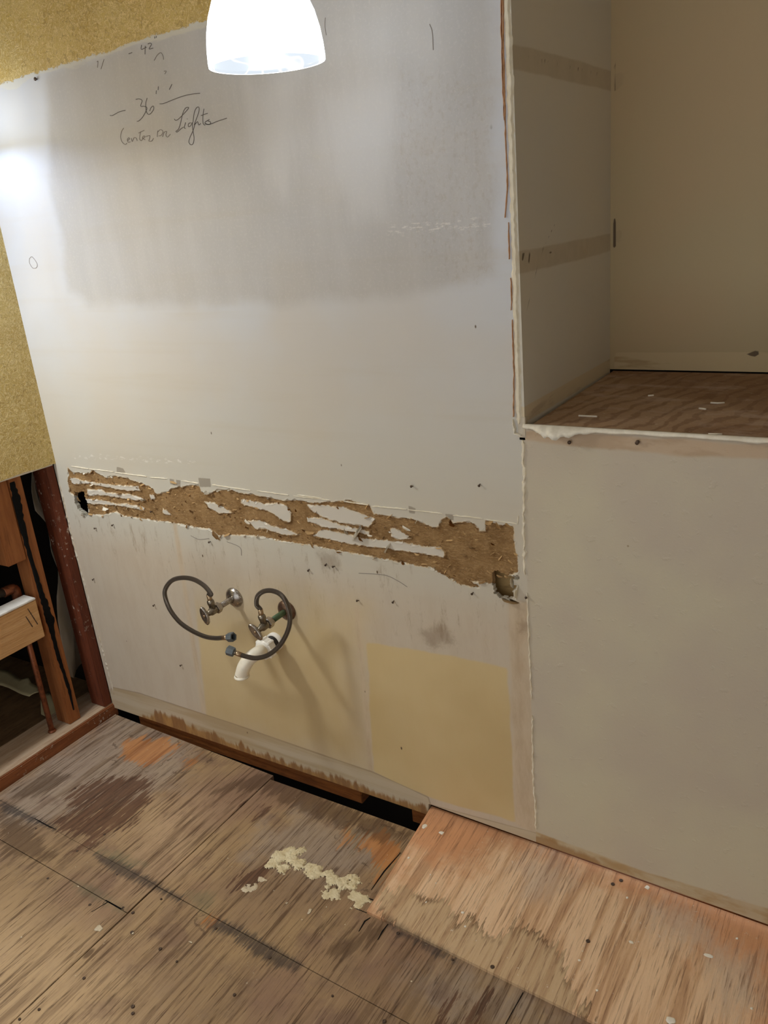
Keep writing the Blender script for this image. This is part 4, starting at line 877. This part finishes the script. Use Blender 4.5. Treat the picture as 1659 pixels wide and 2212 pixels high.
# raised newer patch, a warped sheet
PC = [np.array(F(*p)) for p in [(928, 1744, 0.046), (792, 1968, 0.007), (1290, 2212, 0.007), (1659, 2008, 0.024)]]
PC[0] = W(926, 1742, -0.002) + np.array([0, 0, -0.004])
p0, p1, p2 = PC[0], PC[1], PC[2]
d_front = (p2 - p1) / (p2 - p1)[0]; P_fr = p1 + d_front * (2.6 - p1[0]); P_fr[2] = 0.007
P_br = np.array([2.6, 0.012, 0.004]); P_bl = np.array([p0[0], 0.012, p0[2] - 0.005])
nu, nv = 150, 60
def patch_place(A, B):
    a = A[..., None]; b = B[..., None]
    return (P_bl * (1 - a) + P_br * a) * (1 - b) + (p1 * (1 - a) + P_fr * a) * b
ua, va = np.linspace(0, 1, nu), np.linspace(0, 1, nv); A, B = np.meshgrid(ua, va, indexing='ij'); co = patch_place(A, B)
pa = dict(worn=union(co[..., 0], co[..., 1], WORN), tide=sdf_poly(co[..., 0], co[..., 1], TIDE), haze=union(co[..., 0], co[..., 1], HAZE), mold=union(co[..., 0], co[..., 1], MOLD))
patch = solidify(link('plywood_patch', grid('plywood_patch', ua, va, patch_place, attrs=pa, flip=True), M['patch'], floor, label='newer reddish plywood patch along the wall'), 0.012)
# cracks and splits in the sheets
def crack(pts, w=0.0016, z=0.0006, parent=floor):
    P = [F(*p)[:2] for p in pts]; bm = bmesh.new(); rows = []
    for i, p in enumerate(P):
        t = P[min(i + 1, len(P) - 1)] - P[max(i - 1, 0)]; t = t / np.linalg.norm(t); nn = np.array([-t[1], t[0]]) * w * (0.35 if i in (0, len(P) - 1) else 1)
        rows.append([bm.verts.new((*(p + nn), z)), bm.verts.new((*(p - nn), z)), bm.verts.new((*(p - nn), z - 0.003)), bm.verts.new((*(p + nn), z - 0.003))])
    for a, b in zip(rows, rows[1:]):
        for k in range(4): bm.faces.new((a[k], a[(k + 1) % 4], b[(k + 1) % 4], b[k]))
    bm.faces.new(rows[0]); bm.faces.new(rows[-1][::-1])
    return link('split_in_plywood', from_bm('split_in_plywood', bm), M['tar'], parent)
for pts in [[(775, 2012), (788, 1990), (800, 1982)], [(816, 2030), (826, 2012), (838, 1996)], [(802, 1922), (830, 1882), (865, 1842)], [(793, 1972), (805, 1952), (813, 1947), (790, 1938)], [(1092, 2212), (1130, 2144)], [(770, 1963), (792, 1972)],
            [(198, 1970), (234, 1948), (268, 1966)], [(222, 1953), (228, 1945), (262, 1964)], [(75, 1768), (105, 1785), (122, 1792)]]: crack(pts)
# screw heads, nail heads and drips
sc_me = lathe('screw_head', [(0.0005, -0.003), (0.0045, -0.002), (0.0045, 0.0006), (0.0036, 0.0012), (0.0012, 0.0012), (0.001, 0.0004)], 10); sc_me.materials.append(M['screw'])
for (u, v) in [(Z8(535, 765)), Z8(385, 530), Z8(630, 1140), Z8(680, 1165), Z8(825, 1095), Z8(460, 1125), Z8(905, 1415), Z8(430, 1500), Z8(680, 1645), Z8(680, 1680), Z8(1200, 1585), Z8(200, 1660), Z8(675, 1265), Z8(1385, 1345), Z8(1380, 1395), Z8(100, 1710),
               Z8(600, 1555 - 585), Z8(395, 850), Z8(185, 735), Z8(245, 990), Z1(615, 1105), Z1(895, 1240), Z1(280, 1425), Z1(545, 1555), Z8(1105, 1245), Z8(820, 1350)]:
    p = F(u, v); o = link('screw_head', sc_me, None, floor); o.location = (p[0], p[1], 0.0004); s_ = random.uniform(0.55, 0.95); o.scale = (s_, s_, 1)
def patch_z(x, y):
    i = np.argmin((co[..., 0] - x) ** 2 + (co[..., 1] - y) ** 2); return co.reshape(-1, 3)[i, 2]
def on_patch(u, v):
    z = 0.02
    for _ in range(4): p = F(u, v, z); z = patch_z(p[0], p[1])
    return F(u, v, z)
for (u, v) in [Z2(815, 655), Z2(680, 965), Z2(160, 1105), Z2(860, 335 + 300)]:
    p = on_patch(u, v); o = link('screw_head', sc_me, None, floor); o.location = (p[0], p[1], p[2] + 0.0006)
def blob(name, p, rx, ry, h, mat, parent, seed, rot=0.0):
    r = random.Random(seed); bm = bmesh.new(); n = 12; rad = [r.uniform(0.75, 1.2) for _ in range(n)]; rings = []
    for k, (s, z) in enumerate([(1.0, -0.0005), (0.85, 0.6), (0.5, 1.0)]):
        rings.append([bm.verts.new((p[0] + (math.cos(rot) * math.cos(2 * math.pi * i / n) * rx - math.sin(rot) * math.sin(2 * math.pi * i / n) * ry) * rad[i] * s,
                                    p[1] + (math.sin(rot) * math.cos(2 * math.pi * i / n) * rx + math.cos(rot) * math.sin(2 * math.pi * i / n) * ry) * rad[i] * s, p[2] + z * h)) for i in range(n)])
    for a, b in zip(rings, rings[1:]):
        for i in range(n): bm.faces.new((a[i], a[(i + 1) % n], b[(i + 1) % n], b[i])).smooth = True
    bm.faces.new(rings[-1]); bm.faces.new(rings[0][::-1])
    return link(name, from_bm(name, bm), M[mat], parent)
for k, (u, v, rx, ry) in enumerate([(*Z1(752, 555), .006, .010), (*Z1(838, 590), .007, .006), (*Z1(670, 718), .003, .004), (*Z2(1002, 672), .006, .006), (*Z1(948, 998), .004, .004), (*Z2(893, 728), .003, .003), (*Z2(633, 1068), .003, .003), (*Z1(810, 848), .002, .002), (*Z1(782, 805), .002, .002),
                                   (*Z2(730, 1232), .003, .003), (*Z2(915, 970), .005, .004), (*Z2(1130, 1395), .010, .008), (*Z2(1335, 1042), .010, .005), (*Z2(1490, 950), .003, .003), (*Z2(1570, 1330), .003, .003), (*Z1(760, 945), .002, .003), (*Z1(960, 1070), .003, .003)]):
    blob('dried_paint_drop', on_patch(u, v), rx, ry, 0.0012, 'drip', floor, k)
for k, (u, v, rx, ry) in enumerate([(*Z8(505, 1245), .014, .012), (*Z8(1585, 1160), .005, .010), (*Z8(680, 1270), .004, .005), (*Z1(125, 1035), .003, .003), (*Z1(165, 985), .006, .006), (*Z1(685, 1350), .004, .003), (*Z8(975, 1315), .007, .003), (*Z8(400, 1030), .004, .003), (*Z8(110, 1290), .003, .003), (*Z8(1470, 1115), .003, .004), (*Z1(250, 970), .002, .003), (*Z1(345, 1060), .002, .002), (*Z1(45, 950), .004, .003)]):
    blob('dried_paint_drop', F(u, v, 0.0004), rx * 0.75, ry * 0.75, 0.0008, 'drip2', floor, 40 + k)
# crust of spilled plaster
crust = empty('plaster_spill', tuple(F(690, 1900)), 'crusty cream plaster spill trailing across the old plywood', 'plaster')
def crust_mesh(name, blobs, h, seed, step=0.0022):
    """lumpy spill: union of discs with ragged edge, raised into a crust"""
    C_ = [(F(*p)[0], F(*p)[1], r_) for p, r_ in blobs]; xs_ = [c[0] for c in C_]; ys_ = [c[1] for c in C_]
    A = np.arange(min(xs_) - 0.04, max(xs_) + 0.04, step); B = np.arange(min(ys_) - 0.04, max(ys_) + 0.04, step); X_, Y_ = np.meshgrid(A, B, indexing='ij')
    d = np.full(X_.shape, -1.0)
    for cx_, cy_, r_ in C_: d = np.maximum(d, r_ - np.hypot(X_ - cx_, Y_ - cy_))
    d = d + (vnoise(X_, Y_, 75, seed) - 0.5) * 0.018 + (vnoise(X_, Y_, 190, seed + 1) - 0.5) * 0.009
    hz = 0.0003 + h * np.clip(d / 0.007, 0, 1) ** 0.6 * (0.35 + 0.5 * vnoise(X_, Y_, 110, seed + 2) + 0.4 * vnoise(X_, Y_, 330, seed + 3)); hz = np.where(d < 0.0008, -0.0004, hz)
    I = {(round(a, 5), round(b, 5)) for a, b in zip((X_[:-1, :-1] + X_[1:, 1:])[d[:-1, :-1] > 0] / 2, (Y_[:-1, :-1] + Y_[1:, 1:])[d[:-1, :-1] > 0] / 2)}
    return grid(name, A, B, lambda a, b: np.stack([X_, Y_, hz], -1), keep=lambda a, b: (d[:-1, :-1] > 0).ravel(), attrs={})
part('crust', crust_mesh('crust', [(Z8(1470, 855), 0.018), (Z8(1435, 880), 0.022), (Z8(1400, 915), 0.018), (Z8(1445, 940), 0.014)], 0.005, 1), M['lump'], crust)
part('crust', crust_mesh('crust', [(Z1(100, 695), 0.017), (Z1(75, 725), 0.019), (Z1(110, 750), 0.019), (Z1(165, 765), 0.017), (Z1(190, 795), 0.020), (Z1(250, 805), 0.017), (Z1(275, 840), 0.020), (Z1(330, 850), 0.019), (Z1(380, 855), 0.018), (Z1(370, 820), 0.013)], 0.005, 5), M['lump'], crust)
part('crust', crust_mesh('crust', [(Z1(400, 915), 0.017), (Z1(430, 935), 0.019), (Z1(415, 960), 0.014)], 0.0022, 9), M['lump'], crust)
part('crust', crust_mesh('crust', [(Z1(290, 905), 0.013), (Z1(235, 915), 0.012)], 0.0018, 12), M['lump'], crust)
part('smear', crust_mesh('smear', [(Z8(1335, 1000), .007), (Z8(1305, 1022), .008), (Z8(1275, 1036), .009), (Z8(1255, 1045), .007)], 0.0012, 14, 0.0016), M['drip2'], crust)

# ------------------------------------------------------------------ plumbing
def valve(name, u, v, label, reach, pipe_mat, open_rot, flange_mat):
    c = W(u, v); x, z = c[0], c[2]; r = empty(name, (x, 0, z), label, 'valve', 'shutoff valves under the torn band')
    ax = (0, -1, 0); o = (x, 0, z)
    part('escutcheon', lathe('escutcheon', [(0.026, -0.001), (0.0285, 0.001), (0.028, 0.004), (0.022, 0.010), (0.014, 0.0125), (0.012, 0.014), (0.010, 0.014)], 32, ax, o), M[flange_mat], r)
    part('pipe', lathe('pipe', [(0.0078, -0.02), (0.0078, reach * 0.60)], 20, ax, o), M[pipe_mat], r)
    def hexa(rad, h0, h1): return lathe('nut', [(rad * 0.9, h0), (rad, h0 + 0.002), (rad, h1 - 0.002), (rad * 0.9, h1)], 6, ax, o)
    nt = hexa(0.0145, reach * 0.52, reach * 0.66); smooth(nt, False); part('compression_nut', nt, M['chrome'], r)
    part('valve_body', lathe('valve_body', [(0.0095, reach * 0.66), (0.0105, reach * 0.68), (0.0105, reach * 0.82), (0.008, reach * 0.85), (0.0072, reach * 0.90), (0.005, reach * 0.91), (0.0045, reach)], 20, ax, o), M['brass'], r)
    oy = -reach * 0.745
    part('outlet', lathe('outlet', [(0.0085, 0.0), (0.0085, 0.014), (0.0098, 0.016), (0.0098, 0.024), (0.0078, 0.027)], 14, (-0.18, 0, 1), (x, oy, z + 0.004)), M['brass'], r)
    # oval handle with a centre screw
    bm = bmesh.new(); seg = 28
    rings = []
    for s, h in [(0.55, 0.0), (0.95, -0.001), (1.0, 0.002), (0.97, 0.0055), (0.80, 0.0065), (0.3, 0.0045)]:
        rr = []
        for k in range(seg):
            a = 2 * math.pi * k / seg; rad = 0.0125 * (1 + 0.10 * math.cos(2 * a)); px_, pz_ = math.cos(a) * 0.0120 * s, math.sin(a) * 0.0260 * s * (1 - 0.10 * abs(math.cos(a)))
            cr, sr = math.cos(open_rot), math.sin(open_rot)
            rr.append(bm.verts.new((x + px_ * cr - pz_ * sr, -reach - h, z + px_ * sr + pz_ * cr)))
        rings.append(rr)
    for a_, b_ in zip(rings, rings[1:]):
        for k in range(seg): bm.faces.new((a_[k], a_[(k + 1) % seg], b_[(k + 1) % seg], b_[k])).smooth = True
    bm.faces.new(rings[0][::-1]); bm.faces.new(rings[-1])
    h = part('handle', from_bm('handle', bm), M['chrome'], r)
    subpart('handle_screw', lathe('handle_screw', [(0.003, 0.0), (0.0032, 0.002), (0.0015, 0.003)], 12, ax, (x, -reach - 0.004, z)), M['ferrule'], h)
    return np.array([x - 0.0045, oy, z + 0.030])
o1 = valve('shutoff_valve', 507, 1290, 'left chrome shutoff valve, its supply hose looping out to the left', 0.115, 'chrome', 0.30, 'chrome')
o2 = valve('shutoff_valve', 620, 1318, 'right shutoff valve with greenish pipe, above the white drain elbow', 0.125, 'green', 0.75, 'bronze')
def hose(label, start, pxs, depths, nutdir):
    pts = [start, start + np.array([-0.001, 0, 0.016])] + [W(*ZV(*p), -d) for p, d in zip(pxs, depths)]
    C_ = catmull([tuple(p) for p in pts], 10); r = empty('supply_hose', tuple(start), label, 'hose', 'braided supply hoses')
    part('braid', tube('braid', C_, 0.0061, 14), M['braid'], r)
    t0 = (C_[4] - C_[0]).normalized(); part('ferrule', tube('ferrule', [C_[0] - t0 * 0.004, C_[0] + t0 * 0.006, C_[0] + t0 * 0.016], [0.0066, 0.0066, 0.0064], 12), M['ferrule'], r)
    e = C_[-1]; t = (C_[-1] - C_[-4]).normalized()
    part('ferrule', tube('ferrule', [e - t * 0.010, e + t * 0.002, e + t * 0.006], [0.0064, 0.0066, 0.0058], 12), M['ferrule'], r)
    part('neck', tube('neck', [e + t * 0.005, e + t * 0.012], 0.0058, 12), M['brass'], r)
    # winged plastic nut
    bm = bmesh.new(); up = Vector((0, 0, 1)); nn = t.cross(up).normalized(); bb = t.cross(nn); rings = []
    for h, s in [(0.009, 0.62), (0.011, 0.95), (0.020, 1.0), (0.029, 1.0), (0.030, 0.92), (0.030, 0.66), (0.016, 0.60)]:
        rr = []
        for k in range(24):
            a = 2 * math.pi * k / 24; rad = 0.0115 * s * ((1.10 if k % 4 == 0 else 0.96) if s > 0.8 else 1.0)
            rr.append(bm.verts.new(e + t * h + (nn * math.cos(a) + bb * math.sin(a)) * rad))
        rings.append(rr)
    for a_, b_ in zip(rings, rings[1:]):
        for k in range(24): bm.faces.new((a_[k], a_[(k + 1) % 24], b_[(k + 1) % 24], b_[k]))
    bm.faces.new(rings[0][::-1]); bm.faces.new(rings[-1])
    part('coupling_nut', from_bm('coupling_nut', bm), M['nut'], r)
hose('left braided supply hose in an open loop, nut end pointing right', o1, [(615, 330), (560, 260), (470, 205), (370, 190), (280, 215), (225, 290), (228, 370), (270, 470), (350, 570), (450, 640), (560, 690), (650, 705), (740, 700)],
     [0.086, 0.09, 0.10, 0.11, 0.115, 0.12, 0.12, 0.12, 0.12, 0.12, 0.12, 0.12, 0.12], None)
hose('right braided supply hose curling round to a nut in front of the drain', o2, [(1005, 420), (1012, 350), (1060, 308), (1130, 300), (1205, 330), (1258, 400), (1285, 490), (1285, 590), (1250, 690), (1190, 780), (1100, 850), (1000, 875), (910, 860), (845, 838)],
     [0.096, 0.10, 0.10, 0.095, 0.09, 0.085, 0.08, 0.085, 0.095, 0.11, 0.125, 0.14, 0.15, 0.155], None)
# drain
def drain():
    c = W(596, 1384); x, z = c[0], c[2]; r = empty('drain_elbow', (x, 0, z), 'white plastic drain elbow hanging from a black stub in the wall', 'pipe'); ax = (0, -1, 0); o = (x, 0, z)
    part('wall_collar', lathe('wall_collar', [(0.0245, -0.004), (0.0255, 0.0), (0.0255, 0.010), (0.021, 0.012)], 28, ax, o), M['pvcn'], r)
    part('stub', lathe('stub', [(0.0205, -0.02), (0.0205, 0.035)], 24, ax, o), M['black'], r)
    bm = bmesh.new(); rings = []
    for h, rad, kn in [(0.030, 0.021, 0), (0.032, 0.0272, 1), (0.052, 0.0272, 1), (0.055, 0.0245, 0), (0.060, 0.0225, 0), (0.061, 0.018, 0)]:
        rr = []
        for k in range(48):
            a = 2 * math.pi * k / 48; q = rad * (1.13 if kn and k % 6 in (0, 1) else 1)
            rr.append(bm.verts.new((x + math.cos(a) * q, -h, z + math.sin(a) * q)))
        rings.append(rr)
    for a_, b_ in zip(rings, rings[1:]):
        for k in range(48): bm.faces.new((a_[k], a_[(k + 1) % 48], b_[(k + 1) % 48], b_[k]))
    bm.faces.new(rings[0]); bm.faces.new(rings[-1][::-1])
    part('slip_nut', from_bm('slip_nut', bm), M['pvcn'], r)
    path = catmull([(x, -0.040, z), (x, -0.058, z - 0.001)] + [tuple(W(*p)) for p in [(560, 1409, -0.078), (541, 1421, -0.100), (528, 1439, -0.116), (522, 1458, -0.121)]], 8)
    bm = bmesh.new(); bm_tube(bm, path, 0.0178, 24, False); bm_tube(bm, path[::-1], 0.0150, 24, False)
    el = part('elbow', from_bm('elbow', bm), M['pvc'], r)
    e = path[-1]; subpart('flared_rim', lathe('flared_rim', [(0.0155, 0.0), (0.0185, 0.001), (0.0205, -0.004), (0.0200, -0.006), (0.0155, -0.005)], 28, (0, 0, 1), e, True), M['pvc'], el)
drain()

# ------------------------------------------------------------------ wall sconces
def sconce(x, label, bulb, LAMP_D):
    r = empty('wall_sconce', (x, -LAMP_D, LAMP_Z), label, 'lamp', 'alabaster sconces either side of the mirror mark'); R = LAMP_R; o = (x, -LAMP_D, LAMP_Z)
    outer = [(1.0, 0.0), (1.005, 0.06), (0.995, 0.25), (0.965, 0.48), (0.90, 0.74), (0.80, 0.98), (0.66, 1.20), (0.48, 1.38), (0.28, 1.48)]
    prof = [(a * R, b * R) for a, b in outer] + [(a * R - 0.004, b * R - 0.003 * (b > .3)) for a, b in outer[::-1]]
    gs = part('glass_shade', lathe('glass_shade', prof, 48, (0, 0, 1), o, True), M['shade'], r)
    inner = [(a * R - 0.0045, b * R - 0.0035 * (b > .3)) for a, b in outer]
    subpart('dimmed_shade_lining', lathe('dimmed_shade_lining', inner + [(a - 0.0008, b) for a, b in inner[::-1]], 48, (0, 0, 1), o, True), M['shade_in'], gs)  # added lining: dimmer-glowing copy of the glass, sets off the opening
    bp = [(0.0005, -0.030)] + [(0.031 * math.sin(a), -0.031 * math.cos(a)) for a in np.linspace(0.25, 2.3, 9)] + [(0.016, 0.040), (0.013, 0.055)]
    part('bulb', lathe('bulb', bp, 24, (0, 0, 1), (x, -LAMP_D, LAMP_Z + 0.036)), M[bulb], r)
    part('socket', lathe('socket', [(0.012, 0.0), (0.024, 0.002), (0.026, 0.045), (0.018, 0.060), (0.008, 0.068)], 24, (0, 0, 1), (x, -LAMP_D, LAMP_Z + 1.44 * R)), M['metal'], r)
    zt = LAMP_Z + 1.44 * R + 0.06
    part('arm', tube('arm', catmull([(x, -LAMP_D, zt), (x, -LAMP_D, zt + 0.03), (x, -LAMP_D * 0.7, zt + 0.065), (x, -LAMP_D * 0.3, zt + 0.05), (x, -0.008, zt + 0.03)], 8), 0.007, 10), M['metal'], r)
    part('backplate', lathe('backplate', [(0.055, 0.0), (0.055, 0.006), (0.045, 0.014), (0.010, 0.018)], 32, (0, -1, 0), (x, -0.0005, zt + 0.03)), M['metal'], r)
sconce(LAMP_X1, 'lit white alabaster bell lamp shade hanging before the pencilled wall', 'bulb1', LAMP_D)
sconce(LAMP_X2, 'lit bell lamp shade by the yellow left corner', 'bulb2', LAMP_D2)

# ------------------------------------------------------------------ rest of the room, and the added key lamp
link('ceiling', box('ceiling', (-0.03, -2.62, 2.42), (2.62, 0.56, 2.44)), M['ceil'], kind='structure', label='plain ceiling of the room')
link('wall_right', box('wall_right', (2.6, -2.62, -0.05), (2.62, 0.56, 2.42)), M['room'], kind='structure', label='tan right wall beside the viewer, unseen, put in to shade the niche')  # unseen wall put in to hold light off the niche
pl = empty('added_key_lamp', KEY_LAMP, 'unseen dome lamp added as key light left of the sink wall', 'lamp')
part('dome', lathe('dome', [(0.150, -0.004), (0.150, 0.02), (0.140, 0.06), (0.11, 0.10), (0.05, 0.125), (0.012, 0.13), (0.010, 0.127), (0.05, 0.121), (0.107, 0.097), (0.136, 0.058), (0.147, 0.018), (0.147, -0.004)], 40, (0, 0, 1), KEY_LAMP, True), M['metal'], pl)
part('diffuser', lathe('diffuser', [(0.145, 0.010), (0.145, 0.014), (0.01, 0.014), (0.001, 0.010)], 40, (0, 0, 1), KEY_LAMP), M['glow'], pl)
part('cord', tube('cord', [(KEY_LAMP[0], KEY_LAMP[1], KEY_LAMP[2] + 0.12), (KEY_LAMP[0], KEY_LAMP[1], 2.41)], 0.004, 8), M['tar'], pl)
